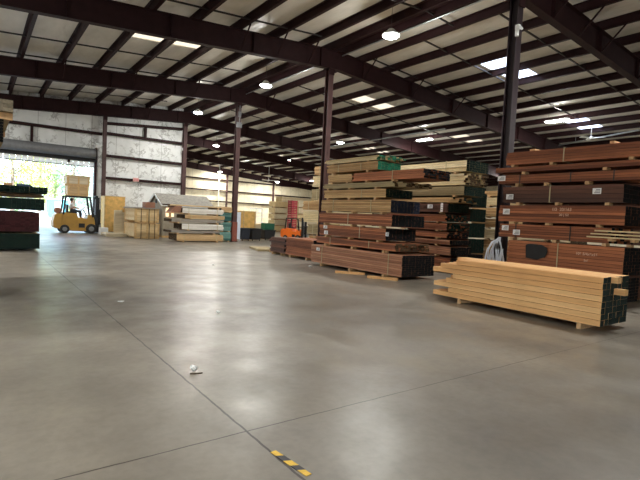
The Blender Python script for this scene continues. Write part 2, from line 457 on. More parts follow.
# posts
M['steel_near'] = plain('dark_post_steel', srgb(48, 38, 42), .45, 0, .15, 3)
def post(x, y, top, label, w_=.13, foot=None, name='steel_post', mat='steel_post'):
    th = thing(name, label, 'post', (x, y, 0))
    s = MB(); s.box(-w_, w_, -w_, -w_+.015, 0, top); s.box(-w_, w_, w_-.015, w_, 0, top); s.box(-.006, .006, -w_, w_, 0, top)
    s.build('column', M[mat], th)
    s = MB(); s.box(-w_-.08, w_+.08, -w_-.08, w_+.08, 0, .02); s.build('base_plate', M['steel'], th)
    s = MB(); s.box(-w_-.05, w_+.05, -w_-.1, w_+.1, top, top+.03)
    for q in (-1, 1): s.box(-w_, w_, q*(w_+.04)-.01, q*(w_+.04)+.01, top-.25, top)
    s.build('cap_plate', M['steel'], th)
    if foot:
        s = MB(); s.box(-w_-.03, w_+.03, -w_-.03, w_+.03, .03, 1.15); s.build('foot_guard', foot, th, .01)
    return th
tz = deck(12.18)-.27-.80-.03
c0 = post(12.18, 7.80, tz, 'dark steel post rising behind the tall right brown stack', mat='steel_near')
post(12.18, 16.47, tz, 'steel post at the left edge of the tall central lumber stack')
M['guard'] = plain('rust_orange_guard', srgb(124, 66, 50), .6, 0, .25, 8)
c2 = post(12.18, 25.14, tz, 'slim steel post with rust-orange foot right of the shed', foot=M['guard'])
post(12.18, 33.70, tz, 'steel corner post where the stained white wall ends')
post(12.18, -.87, tz, 'steel post behind the viewer')
# small fittings on the posts
s = MB(); s.tube([(12.0, 7.62, 6.9), (12.0, 7.62, 7.1)], .05, 12); s.box(11.95, 12.05, 7.55, 7.66, 7.08, 7.2); s.tube([(12.0, 7.55, 7.14), (11.9, 7.42, 7.02)], .035, 10)
tag(s.build('security_camera', M['white_paint']), 'small white camera clamped on the near right post', 'camera')
for y, h_, l_ in ((25.14, .5, 'white fitting high on the slim post by the shed'),):
    s = MB(); s.box(12.02, 12.34, 24.94, 25.0, 6.6, 6.9); s.tube([(12.18, 24.96, 6.9), (12.18, 24.96, 7.85)], .025, 8); s.box(12.1, 12.26, 24.92, 25.0, 7.2, 7.5)
    tag(s.build('junction_box', M['grey_metal']), 'grey junction box and conduit high on the slim post', 'junction box')

# end wall steelwork: girts and posts
def girt(x0, x1, y, z, lab, slope=None):
    s = MB(); zf = (lambda x: z) if slope is None else (lambda x: deck(x)-slope)
    za, zb = zf(x0), zf(x1)
    for (ya, yb, da, db) in ((y-.1, y-.08, -.085, .085), (y-.1, y+.12, .07, .085), (y-.1, y+.12, -.085, -.07)):
        vs = [(x0,ya,za+da),(x1,ya,zb+da),(x1,yb,zb+da),(x0,yb,za+da),(x0,ya,za+db),(x1,ya,zb+db),(x1,yb,zb+db),(x0,yb,za+db)]
        s.add(vs, [(0,3,2,1),(4,5,6,7),(0,1,5,4),(1,2,6,5),(2,3,7,6),(3,0,4,7)])
    tag(s.build('wall_girt', M['steel']), lab, 'girt', 'wall girts')
post(6.78, 33.62, deck(6.78)-1.1, 'steel wall post at the right side of the truck door', .11)
post(-1.6, 33.62, deck(-1.6)-1.1, 'steel wall post at the left side of the truck door', .11)
for z, a in ((3.6, 'lowest'), (5.07, 'middle'), (6.54, 'upper')):
    girt(6.9, 12.05, WY+.1, z, f'{a} dark steel girt on the stained white wall right of the truck door')
girt(-1.4, 6.66, WY+.1, 6.45, 'dark steel girt above the truck door')
girt(6.9, 12.05, WY+.1, 0, 'sloping dark steel girt under the roof right of the truck door', 1.5)
girt(-11.8, -1.8, WY+.1, 3.6, 'lowest steel girt left of the truck door'); girt(-11.8, -1.8, WY+.1, 5.07, 'middle steel girt left of the truck door')
for x, z0, z1, l in ((2.71, 5.35, 6.35, 'short steel stud above the truck door drum'), (9.45, 6.64, 7.35, 'short steel stud under the roof on the stained wall'), (4.75, 4.4, 4.72, 'small steel stud on the door header')):
    s = MB(); s.box(x-.07, x+.07, WY-.0, WY+.2, z0, z1); tag(s.build('wall_stud', M['steel']), l, 'stud')
for z, a in ((3.22, 'lowest'), (4.68, 'middle'), (6.15, 'upper')):
    girt(12.4, 34.9, YB-.25, z, f'{a} dark girt along the cream far wall, left of the pale far stacks')
    girt(35.2, 48.9, YB-.25, z, f'{a} dark girt along the cream far wall, behind the pale far stacks')
for x, l in ((20.2, 'left'), (27.5, 'middle'), (34.8, 'right')):
    post(x, YB-.5, deck(x)-1.1, f'dark steel post on the far wall, {l} one of three', .1)

# truck door: jambs, header, drum and the raised curtain
dr = thing('door_1', 'tall open truck doorway with dark frame and raised roll-up curtain', 'door', (DX0, WY, 0)); dr['kind'] = 'structure'
M['drum'] = plain('grey_drum_hood', srgb(120, 122, 124), .4, .3)
M['panel_lit'] = trans('translucent_curtain', (.75, .68, .6, 1))
W_ = DX1-DX0
s = MB(); s.box(W_, W_+.14, -.05, .24, 0, DH+.45); s.box(-.14, 0, -.05, .24, 0, DH+.45); s.build('jamb', M['steel'], dr)
s = MB(); s.box(-.14, W_+.14, -.15, .24, DH+.30, DH+.52); s.build('header', M['black'], dr)
s = MB(); s.tube([(0, -.25, DH+.82), (W_, -.25, DH+.82)], .32, 24); s.build('curtain_drum', M['drum'], dr)
s = MB(); s.box(-.04, 0, -.62, .2, DH+.45, DH+1.2); s.box(W_, W_+.04, -.62, .2, DH+.45, DH+1.2); s.build('end_bracket', M['steel'], dr)
s = MB()
for k in range(24): s.box(.0+W_*k/24+.01, W_*(k+1)/24-.01, .06, .09, DH, DH+.32)
s.build('curtain', M['panel_lit'], dr)
s = MB(); s.box(0, W_, .03, .13, DH-.05, DH); s.build('bottom_rail', M['grey_metal'], dr)

# ---------------------------------------------------------------- lamps
M['lamp'] = emit('lamp_diffuser', (.93, 1.0, .97, 1), LAMP_EMIT)
LAMPS = [(11.5, 3.5, 8.03, 'in the ridge row, out over the viewer'), (11.5, 12.1, 8.03, 'in the ridge row, nearest, large glare top centre'), (11.5, 20.8, 8.03, 'in the ridge row, second from the near end'),
         (11.5, 29.6, 8.03, 'in the ridge row, just left of the slim post top'), (17.6, 40.6, 7.75, 'left of the slim post, above the shed roof'), (27.2, 53.4, 7.35, 'low right of the slim post'),
         (25.9, 58.2, 7.1, 'above the shed with a hanging white conduit'), (26.7, 42.7, 7.6, 'between the two left posts, bright round'), (22.9, 29.1, 7.6, 'over the left end of the central stack'),
         (25.8, 23.1, 7.6, 'above the central brown stack'), (25.65, 13.5, 7.6, 'above the tall right stack'), (35.2, 50.3, 6.45, 'far, beside the left edge of the central stack'),
         (33.8, 56.6, 6.35, 'far, above the pale far stacks'), (39.0, 37.9, 6.35, 'far, seen over the central stack'), (25.5, 3.5, 7.4, 'right slope, out over the viewer'),
         (38.5, 13.5, 6.4, 'far right bay near row'), (38.5, 24, 6.4, 'far right bay second row'),
         (-2.5, 3.5, 7.4, 'left slope, beside the viewer'), (-2.5, 12.1, 7.4, 'left slope, out of the picture, near'), (-2.5, 20.8, 7.4, 'left slope, out of the picture, middle'), (-2.5, 29.0, 7.4, 'left slope, before the truck door wall')]
PROTO = {}
ldat = bpy.data.lights.new('lamp_light', 'AREA'); ldat.shape = 'RECTANGLE'; ldat.size = .32; ldat.size_y = 1.15; ldat.energy = LAMP_W; ldat.color = (1, .98, .94)
def make_round():
    th = thing('high_bay_lamp', '', 'lamp', (0, 0, 0), 0, 'high bay lamps')
    s = MB(); s.tube([(0, 0, .0), (0, 0, .04), (0, 0, .10), (0, 0, .22)], [.30, .31, .2, .10], 24); s.build('housing', M['white_paint'], th)
    s = MB(); s.tube([(0, 0, -.07), (0, 0, -.04), (0, 0, -.002)], [.18, .25, .28], 24); s.build('diffuser', M['lamp'], th)
    s = MB(); s.tube([(0, 0, .22), (0, 0, 1)], .008, 6); s.build('hanger', M['rod'], th)
    l = bpy.data.objects.new('lamp_light', ldat_r); COL.objects.link(l); l.parent = th; l.location = (0, 0, -.09)
    l = bpy.data.objects.new('lamp_glow', ldat_g); COL.objects.link(l); l.parent = th; l.location = (0, 0, -.25)
    return th
ldat_g = bpy.data.lights.new('lamp_glow', 'POINT'); ldat_g.energy = LAMP_GLOW; ldat_g.shadow_soft_size = .12; ldat_g.color = (1, .98, .94)
ldat_r = bpy.data.lights.new('round_lamp_light', 'AREA'); ldat_r.shape = 'DISK'; ldat_r.size = .5; ldat_r.energy = LAMP_W; ldat_r.color = (1, .98, .94)
def make_lamp():
    th = thing('high_bay_lamp', '', 'lamp', (0, 0, 0), 0, 'high bay lamps')
    s = MB(); s.prism([(-.22, 0), (.22, 0), (.13, .09), (-.13, .09)], 'Y', -.62, .62); s.build('housing', M['white_paint'], th)
    s = MB(); s.box(-.2, .2, -.6, .6, -.045, -.002); s.build('diffuser', M['lamp'], th, .01)
    for q in (-.5, .5):
        s = MB(); s.tube([(0, q, .09), (0, q, 1)], .006, 6); s.build('hanger', M['rod'], th)
    l = bpy.data.objects.new('lamp_light', ldat); COL.objects.link(l); l.parent = th; l.location = (0, 0, -.07)
    l = bpy.data.objects.new('lamp_glow', ldat_g); COL.objects.link(l); l.parent = th; l.location = (0, 0, -.22)
    return th
for k, (x, y, z, d) in enumerate(LAMPS):
    rnd = x < 24 or y > 30
    if rnd: 
        if 'R' not in PROTO: PROTO['R'] = th = make_round()
        else: th = copy_tree(PROTO['R'])
    else:
        if 'L' not in PROTO: PROTO['L'] = th = make_lamp()
        else: th = copy_tree(PROTO['L'])
    th.location = (x, y, z); th['label'] = f'{"round" if rnd else "long"} white high bay lamp, {d}'
    for ch in th.children:
        if ch.name.startswith('hanger'): ch.scale = (1, 1, 1)
        if ch.name.startswith('hanger'):
            ch.scale.z = max(.2, (deck(x)-z-.0))

far_d = bpy.data.lights.new('far_lamp_light', 'AREA'); far_d.shape = 'DISK'; far_d.size = .5; far_d.energy = LAMP_W*1.35; far_d.color = (1, .97, .88)
for o in list(COL.objects):
    if o.type == 'LIGHT' and o.name.startswith('lamp_light') and o.parent and o.parent.location.y > 38: o.data = far_d

# conduits and wires
M['conduit'] = plain('galvanised_conduit', srgb(176, 180, 182), .3, .7)
def conduit(pts, r, lab, mat='conduit', name='conduit', n=8):
    s = MB(); s.tube(pts, r, n); return tag(s.build(name, M[mat]), lab, 'pipe')
conduit([(12.62, -4, 8.62), (12.62, 16.2, 8.62)], .025, 'shiny conduit along the ridge beside the nearest ridge lamp')
conduit([(12.62, 16.7, 8.62), (12.62, 33.3, 8.62)], .025, 'shiny conduit along the ridge beyond the second rafter')
conduit([(29.2, 10.2, 7.35), (32.2, 17.6, 7.35)], .05, 'pale sprinkler pipe hung under the roof above the tall right stack')
conduit([(22.5, 18.6, 7.3), (22.5, 34.0, 7.3)], .045, 'pale pipe hung under the roof behind the central stack')
conduit([(17.4, 34.2, 7.35), (34.0, 34.2, 6.7)], .05, 'long pale pipe hung below the fourth rafter, from the slim post rightward')
conduit([(26.1, 58.8, 8.0), (26.1, 58.8, 0.01)], .06, 'white conduit dropping from a lamp against the far wall', 'white_paint')
for x in (30.0, 31.2):
    y = 10.2+(x-29.2)/3.0*7.4; conduit([(x, y, 7.35), (x, y, deck(x)-.02)], .012, f'thin hanger rod of the sprinkler pipe at {"its near end" if x < 31 else "its far end"}')

# ceiling fan and far fan
def fan(loc, rad, label, rz=0):
    th = thing('ceiling_fan', label, 'fan', loc, rz)
    s = MB(); s.tube([(0, 0, 0), (0, 0, .1), (0, 0, .16)], [.1, .14, .05], 16); s.build('motor', M['white_paint'], th)
    s = MB(); s.tube([(0, 0, .15), (0, 0, deck(loc[0])-loc[2]-.01)], .018, 8); s.build('downrod', M['white_paint'], th)
    for k in range(3):
        a = 2*PI*k/3+.3; c_, s_ = math.cos(a), math.sin(a)
        s = MB(); vs = []
        for (r, hw) in ((.1, .03), (.35, .08), (rad, .10)):
            for e in (-1, 1): vs.append((c_*r-s_*hw*e, s_*r+c_*hw*e, .05+.03*e))
        vs += [(x, y, z+.012) for x, y, z in vs]
        s.add(vs, [(0,1,3,2),(2,3,5,4),(6,8,9,7),(8,10,11,9),(0,2,8,6),(2,4,10,8),(1,7,9,3),(3,9,11,5),(4,5,11,10),(0,6,7,1)]); s.build('blade', M['white_paint'], th)
fan((28.8, 13.1, 7.0), .75, 'white three-bladed ceiling fan between a long lamp and a skylight', .4)
fan((29.0, 50.7, 5.9), 1.0, 'white ceiling fan far back, left of the pale far stacks', .9)

# exit sign box, wall flood light
s = MB(); s.box(8.67, 9.05, WY-.12, WY-.02, 3.5, 3.76)
M['pink'] = plain('faded_pink_plastic', srgb(222, 176, 168), .5, 0, .08)
eo = thing('exit_sign', 'small faded pink sign box on the lowest girt of the stained wall', 'sign', (8.86, WY-.12, 3.63))
s = MB(); s.box(-.19, .19, .0, .1, -.13, .13); s.build('sign_box', M['pink'], eo, .01)
s = MB(); s.box(-.15, .15, -.004, .0, -.085, .085); s.build('sign_face', plain('pink_sign_face', srgb(206, 140, 138), .5, 0, .1, 20), eo)
s = MB(); s.box(6.2, 6.34, WY-.62, WY-.3, 5.5, 5.75); s.tube([(6.27, WY-.6, 5.62), (6.27, WY-.78, 5.5)], [.06, .11], 14)
tag(s.build('wall_light', M['white_paint']), 'small white light fitting beside the right end of the door drum', 'light')
s = MB(); s.box(11.95, 12.0, 33.5, 33.58, 6.0, 6.2); tag(s.build('wall_sensor', M['white_paint']), 'tiny white box on the corner post', 'sensor')

# ---------------------------------------------------------------- lumber packages
def text_mesh(txt, size, name, mat, parent, loc):
    cu = bpy.data.curves.new(name, 'FONT'); cu.body = txt; cu.size = size; cu.align_x = 'CENTER'; cu.offset = .002; cu.extrude = .001
    o = bpy.data.objects.new(name+'_tmp', cu); COL.objects.link(o)
    me = bpy.data.meshes.new_from_object(o.evaluated_get(bpy.context.evaluated_depsgraph_get()))
    bpy.data.objects.remove(o); me.materials.clear(); me.materials.append(mat)
    p = bpy.data.objects.new(name, me); COL.objects.link(p); p.parent = parent; p.location = loc
    p.rotation_euler = (PI/2, 0, -PI/2)   # faces -X, reads towards -Y
    return p

def package(label, x0, w_, y0, y1, z0, z1, wood_, end, rows=None, ragged=.03, straps=(), tags=(), group=None, th_=.052, bw=.14,
            strap_mat='strap', bearers=None, below=None, text=(), axis='Y', rz=0, farragged=None, name='lumber_package', thin=1.0):
    """strapped pack of boards. Y axis: long side faces -X. Straps: fraction along. Tags: (y, z, w, h) world."""
    yc, xc = (y0+y1)/2, x0+w_/2
    if axis == 'X': xc, yc = (y0+y1)/2, x0+w_/2
    th = thing(name, label, 'lumber', (xc, yc, z0), rz, group)
    rows = rows or max(1, round((z1-z0)/th_)); cols = max(2, round(w_/bw))
    H = z1-z0; L = y1-y0; s = MB()
    rr = random.Random(sum(map(ord, label)))
    fr = ragged if farragged is None else farragged
    ins = (ragged if ragged > .05 else .004)*thin+.008
    if axis == 'Y': s.box(-w_/2+.02, w_/2-.02, -L/2+ins, L/2-fr-.012, .008, H-.012, 1, .0)  # solid core in the end colour, added so gaps between boards look dark
    else: s.box(-L/2+ins, L/2-fr-.012, -w_/2+.02, w_/2-.02, .008, H-.012, 1, .0)
    for i in range(cols):
        for j in range(rows):
            if 0 < i < cols-1 and 0 < j < rows-1 and rows*cols > 200 and False: continue
            a = -w_/2+w_*i/cols+rr.uniform(0, .002); c_ = -w_/2+w_*(i+1)/cols-rr.uniform(.001, .004)
            if i == 0: a -= rr.uniform(-.010, .010)
            za = H*j/rows+.001; zb = H*(j+1)/rows-.006
            ya = -L/2+(rr.uniform(-ragged, ragged) if ragged > .05 else rr.uniform(-.004, .004))*thin; yb = L/2+rr.uniform(-fr, fr)
            tn = rr.random()
            if axis == 'Y': s.box(a, c_, ya, yb, za, zb, [0, 0, 1, 0, 1, 0], tn)
            else: s.box(ya, yb, a, c_, za, zb, [0, 0, 0, 1, 0, 1], tn)
    s.build('boards', [M[wood_], M[end]], th)
    for f in straps:
        q = -L/2+L*f; s = MB(); e = .012; hw = .012
        for (a, c_, d_, e_) in ((-w_/2-e-.006, -w_/2-e, -e, H+e), (w_/2+e, w_/2+e+.006, -e, H+e)):
            if axis == 'Y': s.box(a, c_, q-hw, q+hw, d_, e_)
            else: s.box(q-hw, q+hw, a, c_, d_, e_)
        for zz in (-.004, H): 
            if axis == 'Y': s.box(-w_/2-e-.006, w_/2+e+.006, q-hw, q+hw, zz, zz+.006)
            else: s.box(q-hw, q+hw, -w_/2-e-.006, w_/2+e+.006, zz, zz+.006)
        s.build('strap', M[strap_mat], th)
    for (ty, tz_, tw, thh) in tags:
        s = MB(); s.box(-w_/2-.022, -w_/2-.018, ty-yc-tw/2, ty-yc+tw/2, tz_-z0-thh/2, tz_-z0+thh/2)
        g = s.build('paper_tag', M['paper'], th); g['label'] = 'white printed paper tag'
        s = MB()
        for r_ in range(3): s.box(-w_/2-.0235, -w_/2-.022, ty-yc-tw*.38, ty-yc+tw*(.1+.1*r_), tz_-z0+thh*(.25-.25*r_)-.008, tz_-z0+thh*(.25-.25*r_)+.008)
        s.build('print', M['ink_dark'], g)
    for (tx, ty, tz_, sz) in text:
        text_mesh(tx, sz, 'stencil_mark', M['ink'], th, (-w_/2-.018, ty-yc, tz_-z0))
    if bearers:
        zb0, ylist, desc = bearers
        for q, by in enumerate(ylist):
            s = MB(); bh = z0-zb0
            if bh < .012: continue
            hw = .045
            if axis == 'Y': s.box(x0-.03, x0+(.16 if bh < .09 else w_), by-hw, by+hw, zb0+.002, z0-.003)
            else: s.box(by-hw, by+hw, x0-.03, x0+w_+.01, zb0+.002, z0-.003)
            pos = ['near end', 'middle', 'far end'][q] if len(ylist) == 3 else ['near end', 'far end'][q % 2]
            if axis == 'X': pos = ['left end', 'right end'][q % 2]
            tag(s.build('spacer_block', M['bearer']), f'wood block under the {pos} of {desc}', 'spacer', 'spacer blocks between packages')
    return th

# --- central stack
CX, CW = 9.44, 1.05
package('long low dusty red-brown package on the floor, bottom of the tall central stack', 9.44, 1.34, 9.0, 13.33, .10, .70, 'pale_red_wood', 'end_black', 10, .03, (.12, .85),
        [(12.9, .56, .18, .1)], 'central stack packages', bearers=(0, (9.7, 11.2, 12.7), 'the bottom central package'), strap_mat='strap')
package('thin red-brown package, second from the floor in the central stack', 9.5, 1.3, 9.3, 13.1, .78, 1.0, 'red_wood', 'end_brown', 4, .08, (.3, .8), (), 'central stack packages', bearers=(.70, (9.8, 11.2, 12.6), 'the thin second central package'))
package('red-brown package with two white tags at its left end in the central stack', 9.44, 1.25, 9.7, 12.9, 1.06, 1.40, 'red_wood', 'end_black', 7, .04, (.35,),
        [(12.55, 1.33, .2, .1), (12.5, 1.15, .2, .12), (9.62, 1.25, .12, .11)], 'central stack packages', bearers=(1.0, (10.0, 11.3, 12.5), 'the tagged central package'))
package('red-brown package with yellow chalk marks, fourth from the floor in the central stack', 9.44, 1.35, 9.48, 12.97, 1.47, 1.81, 'red_wood', 'end_black', 6, .03, (.55,), (), 'central stack packages',
        bearers=(1.40, (9.9, 11.2, 12.6), 'the chalk-marked central package'))
package('yellow package with blue-black near end in the central stack', 9.44, 1.2, 9.55, 12.85, 1.87, 2.23, 'yellow_wood', 'end_blue', 7, .03, (.25, .8), (), 'central stack packages', bearers=(1.81, (9.9, 11.2, 12.5), 'the blue-ended yellow package'))
package('yellow package with dark green near end below the ragged boards, central stack', 9.44, 1.1, 9.78, 12.75, 2.30, 2.55, 'yellow_wood', 'end_green', 5, .05, (.35,), (), 'central stack packages', bearers=(2.23, (10.2, 11.4, 12.5), 'the dark green ended yellow package'))
package('ragged greyish package of loose mixed boards in the central stack', 9.44, 1.2, 9.25, 12.75, 2.60, 2.75, 'olive_wood', 'end_brown', 3, .28, (), (), 'central stack packages', bearers=(2.55, (10.2, 11.4, 12.5), 'the ragged greyish package'), farragged=.1)
package('rusty brown package jutting out to the right high on the central stack', 9.42, 1.1, 8.38, 11.25, 2.80, 3.05, 'red_wood', 'end_black', 4, .06, (.4,), (), 'central stack packages', bearers=(2.75, (9.5, 10.6), 'the jutting brown package'))
package('short yellow package left of the jutting brown one in the central stack', 9.5, 1.0, 11.4, 12.6, 2.80, 3.05, 'yellow_wood', 'end_brown', 4, .05, (), (), 'central stack packages', bearers=(2.75, (11.6, 12.4), 'the short yellow package'))
package('yellow package with bright green near end, second from top of the central stack', 9.44, .95, 10.18, 12.62, 3.12, 3.37, 'yellow_wood', 'end_bright', 5, .05, (.3, .75), (), 'central stack packages', bearers=(3.05, (10.6, 12.3), 'the bright green ended package'))
package('pale top layer with ragged bright green ends, top of the central stack', 9.44, .95, 10.12, 12.7, 3.41, 3.54, 'pale_wood', 'end_bright', 3, .14, (), (), 'central stack packages', bearers=(3.37, (10.6, 12.3), 'the pale top layer'))

# --- tall right stack
RX, RW = 11.10, .90
G = 'tall right stack packages'
package('lowest brown package with black patch and chalk marks in the tall right stack', RX, RW, 4.2, 6.9, .70, 1.30, 'red_wood', 'end_black', 8, .02, (.52,), (), G,
        text=[('106 5/4x6x16', 4.95, 1.07, .085), ('2x6', 4.95, .93, .07)])
package('bottom dark package on the floor under the tall right stack, behind the pale front pile', RX, RW, 4.2, 6.9, .10, .64, 'dark_red_wood', 'end_black', 8, .02, (), (), G, bearers=(0, (4.5, 5.5, 6.5), 'the hidden bottom package of the tall right stack'))
package('brown package with loose pale boards at its right end in the tall right stack', RX, RW, 4.45, 7.17, 1.37, 1.71, 'red_wood', 'end_black', 6, .12, (.33, .83), [(7.0, 1.60, .19, .13), (6.68, 1.50, .19, .13)], G, bearers=(1.30, (4.6, 5.7, 6.8), 'the brown package with loose pale boards'), strap_mat='strap_dark', farragged=.02)
package('brown package with chalked numbers in its middle in the tall right stack', RX, RW, 4.24, 7.2, 1.77, 2.19, 'red_wood', 'end_black', 6, .03, (), [(7.0, 2.02, .19, .14)], G, bearers=(1.71, (4.75, 5.9, 6.8), 'the brown package with chalked numbers'),
        text=[('1/3  20/163', 5.58, 2.06, .1), ('20 | 53', 5.52, 1.94, .08)])
package('darkest brown package with tags at both ends in the tall right stack', RX, RW, 4.3, 7.14, 2.26, 2.66, 'dark_red_wood', 'end_black', 4, .02, (.56,), [(6.93, 2.40, .2, .13), (4.83, 2.51, .18, .13)], G, bearers=(2.19, (4.6, 5.7, 6.7), 'the darkest brown package'))
package('brown package held by dark straps, third from top of the tall right stack', RX, RW, 3.9, 7.3, 2.74, 2.96, 'red_wood', 'end_black', 4, .02, (.18, .45, .82), [(7.2, 2.88, .22, .13)], G, bearers=(2.66, (5.05, 6.0, 6.75), 'the dark-strapped brown package'), strap_mat='strap_dark')
package('thin brown package jutting left, second from top of the tall right stack', RX, RW, 3.9, 7.42, 3.03, 3.16, 'red_wood', 'end_black', 2, .03, (), (), G, bearers=(2.96, (4.7, 6.6), 'the thin jutting brown package'))
package('topmost red-brown package of the tall right stack', RX, RW, 3.8, 7.12, 3.22, 3.54, 'red_wood', 'end_black', 5, .05, (.55,), (), G, bearers=(3.16, (4.2, 5.9, 6.9), 'the topmost red-brown package'))
for k in range(5):
    package(f'black-ended package in the row behind the tall right stack, {ords[k]} from the floor', 12.4, 1.3, 4.0, 7.3, .10+.62*k, .64+.62*k, 'dark_red_wood', 'end_black', 7, .03, (), (), 'rear row of the right stack',
            bearers=(.62*k+.02 if k else 0, (4.6, 6.6), f'the {ords[k]} package of the rear right row'))
s = MB(); s.box(0, .3, 0, .09, 0, .07); tag(s.build('wood_offcut', M['bearer'], loc=(11.2, 4.6, 3.545)), 'small pale offcut block lying on top of the tall right stack, right', 'offcut')
s = MB(); s.box(0, .3, 0, .14, 0, .05); tag(s.build('wood_offcut', M['bearer'], loc=(11.2, 6.4, 3.545)), 'small pale offcut block lying on top of the tall right stack, left', 'offcut')
for q, (a, z_, l) in enumerate(((4.2, 1.62, 'upper'), (4.25, 1.55, 'middle'), (4.15, 1.48, 'lower'))):
    s = MB(); s.box(10.92+.05*q, 11.04+.02*q, 3.55+.1*q, 4.75+.1*q, z_, z_+.03); 
    s.box(0, 0, 0, 0, 0, 0) if False else None
    tag(s.build('loose_board', M['pale_wood']), f'pale loose board sticking out right of the brown package, {l} of three', 'board', 'pale loose boards at the tall right stack')
bk = bpy.data.objects
# small pallet arm carrying the loose boards
for a, l_ in ((3.95, 'near'), (4.38, 'far')):
    s = MB(); s.box(10.9, 11.12, a, a+.08, 1.42, 1.478); tag(s.build('wood_cleat', M['bearer']), f'thin wooden cleat under the {l_} part of the pale loose boards', 'cleat')
# black cloth patch
s = MB(); pts = [(6.40, 1.20), (6.30, 1.235), (6.0, 1.23), (5.86, 1.17), (5.84, 1.06), (5.90, .93), (6.1, .86), (6.38, .88)]
s.add([(11.070, y, z) for y, z in pts]+[(11.082, y, z) for y, z in pts], [tuple(range(8)), tuple(reversed(range(8, 16)))]+[(i, (i+1) % 8, 8+(i+1) % 8, 8+i) for i in range(8)])
tag(s.build('black_cloth', M['black']), 'dark cloth patch hanging on the lowest brown package of the right stack', 'cloth')

# coil of pale straps hanging between stacks
s = MB(); rr = random.Random(3)
M['webbing'] = plain('pale_webbing', srgb(222, 226, 234), .5, 0, .05)
for k in range(15):
    y = 7.17+rr.uniform(-.22, .22); y2 = y+rr.uniform(-.06, .06); x = 11.0+rr.uniform(-.08, .03); top = (11.09+rr.uniform(-.04, .04), 7.14+rr.uniform(-.06, .06), 1.34)
    s.tube([top, (x-.02, (7.14+y)/2+.0, 1.22), (x-.03, y, 1.0), (x-.02, y2, .75), (x, y2+.02, .63), (x+.02, y2+.05, .75), (x+.03, y+.03, 1.05)], .013, 6)
tag(s.build('webbing_straps', M['webbing']), 'bunch of pale grey straps hanging left of the tall right stack', 'straps')

# --- pale front pile: separate boards
FX0, FY0, FY1, FZ0, FZ1 = 8.03, 3.30, 6.10, .10, .89
rows, cols = 8, 7; bwd = .97/cols; hh = (FZ1-FZ0)/rows
rr = random.Random(11)
proto = None
far_ext = [.56, .18, .60, .25, .12, .62, .42, .05]
rown = ['bottom', 'second', 'third', 'fourth', 'fifth', 'sixth', 'seventh', 'top']
for j in range(rows):
    for i in range(cols):
        x = FX0+bwd*i+rr.uniform(-.004, .004); y0 = FY0+rr.uniform(-.004, .004)
        y1 = FY1+(far_ext[j] if i < 3 else rr.choice([.05, .3, .55]))+rr.uniform(-.03, .03)
        if i == 0: x += rr.uniform(-.014, .006)
        if (j == rows-1 and i == 2): y0 -= .10
        if j == rows-3 and i == 3: y0 -= .16
        s = MB(); e = [0, 0, 1, 0, 1, 0]
        if (j, i) in ((7, 2), (5, 3)): e = 0
        s.box(0, bwd-(.004 if i == 0 else .0015), 0, y1-y0, 0, hh-(.007 if i == 0 else .0015), e, rr.random())
        o = s.build('board', [M['front_wood'], M['end_front']], loc=(x, y0, FZ0+hh*j))
        if i == 0: lb = f'pale board on the left face of the front pile, {rown[j]} course of eight' if j not in (0, 7) else f'pale board on the left face of the front pile, {rown[j]} course'
        elif j == rows-1: lb = f'pale board in the top layer of the front pile, {ords[i]} from its left face'
        elif (j, i) == (5, 3): lb = 'pale unpainted board end jutting out of the front pile\'s dark end'
        elif i == cols-1: lb = 'pale board on the hidden back side of the front pile'
        else: lb = 'dark-ended board inside the front pile, showing only its end'
        tag(o, lb, 'board', 'boards of the pale front pile')
for y, d in ((3.62, 'near end'), (6.0, 'far end')):
    s = MB(); s.box(FX0-.015, FX0+.97, y-.035, y+.035, 0, FZ0-.002); tag(s.build('spacer_block', M['bearer']), f'wooden spacer block under the {d} of the pale front pile', 'spacer', 'spacer blocks between packages')
s = MB(); s.box(8.0, 8.04, 5.9, 6.75, .43, .445) if False else s.box(8.1, 8.2, 6.3, 6.95, .50, .505)

# --- middle stack with green ends (between the central and the right stack)
KX = 12.5; G = 'green-ended stack packages'
package('pale top package above dark green ends in the stack between the two tall stacks', KX, 1.15, 9.38, 13.4, 3.33, 3.68, 'pale_wood', 'end_green', 5, .04, (.2,), (), G, bearers=(3.27, (9.8, 12), 'the pale top green-ended package'))
package('pale package second from top in the stack between the two tall stacks', KX+.02, 1.12, 9.4, 12.6, 2.90, 3.27, 'pale_wood', 'end_brown', 5, .08, (), (), G, bearers=(2.88, (9.8, 12), 'the second pale package'))
package('greyish package with dark green end in the stack between the two tall stacks', KX, 1.1, 9.42, 12.6, 2.57, 2.86, 'olive_wood', 'end_green', 5, .03, (), (), G, bearers=(2.52, (9.8, 12), 'the greyish green-ended package'))
package('pale thin package in the middle of the green-ended stack', KX, 1.1, 9.7, 12.6, 2.34, 2.51, 'yellow_wood', 'end_green', 3, .2, (), (), G, bearers=(2.32, (10, 12), 'the pale thin package'))
package('dark red package with white tag in the green-ended stack', KX, 1.1, 10.0, 13, 2.02, 2.30, 'dark_red_wood', 'end_green', 5, .04, (), [(10.75, 2.20, .22, .13), (10.25, 2.17, .1, .3)], G, bearers=(1.97, (10.3, 12), 'the tagged dark red package'))
package('red package below the tagged one in the green-ended stack', KX, 1.1, 10.05, 13, 1.70, 1.94, 'red_wood', 'end_green', 4, .06, (), (), G, bearers=(1.66, (10.4, 12), 'the red package under the tagged one'))
package('dull red package fifth from the floor in the green-ended stack', KX, 1.1, 10.0, 13, 1.42, 1.64, 'red_wood', 'end_green', 4, .1, (), (), G, bearers=(1.38, (10.4, 12), 'the dull red package'))
package('thin red package fourth from the floor in the green-ended stack', KX, 1.1, 9.95, 13, 1.17, 1.36, 'red_wood', 'end_black', 3, .06, (), (), G, bearers=(1.12, (10.4, 12), 'the thin red package'))
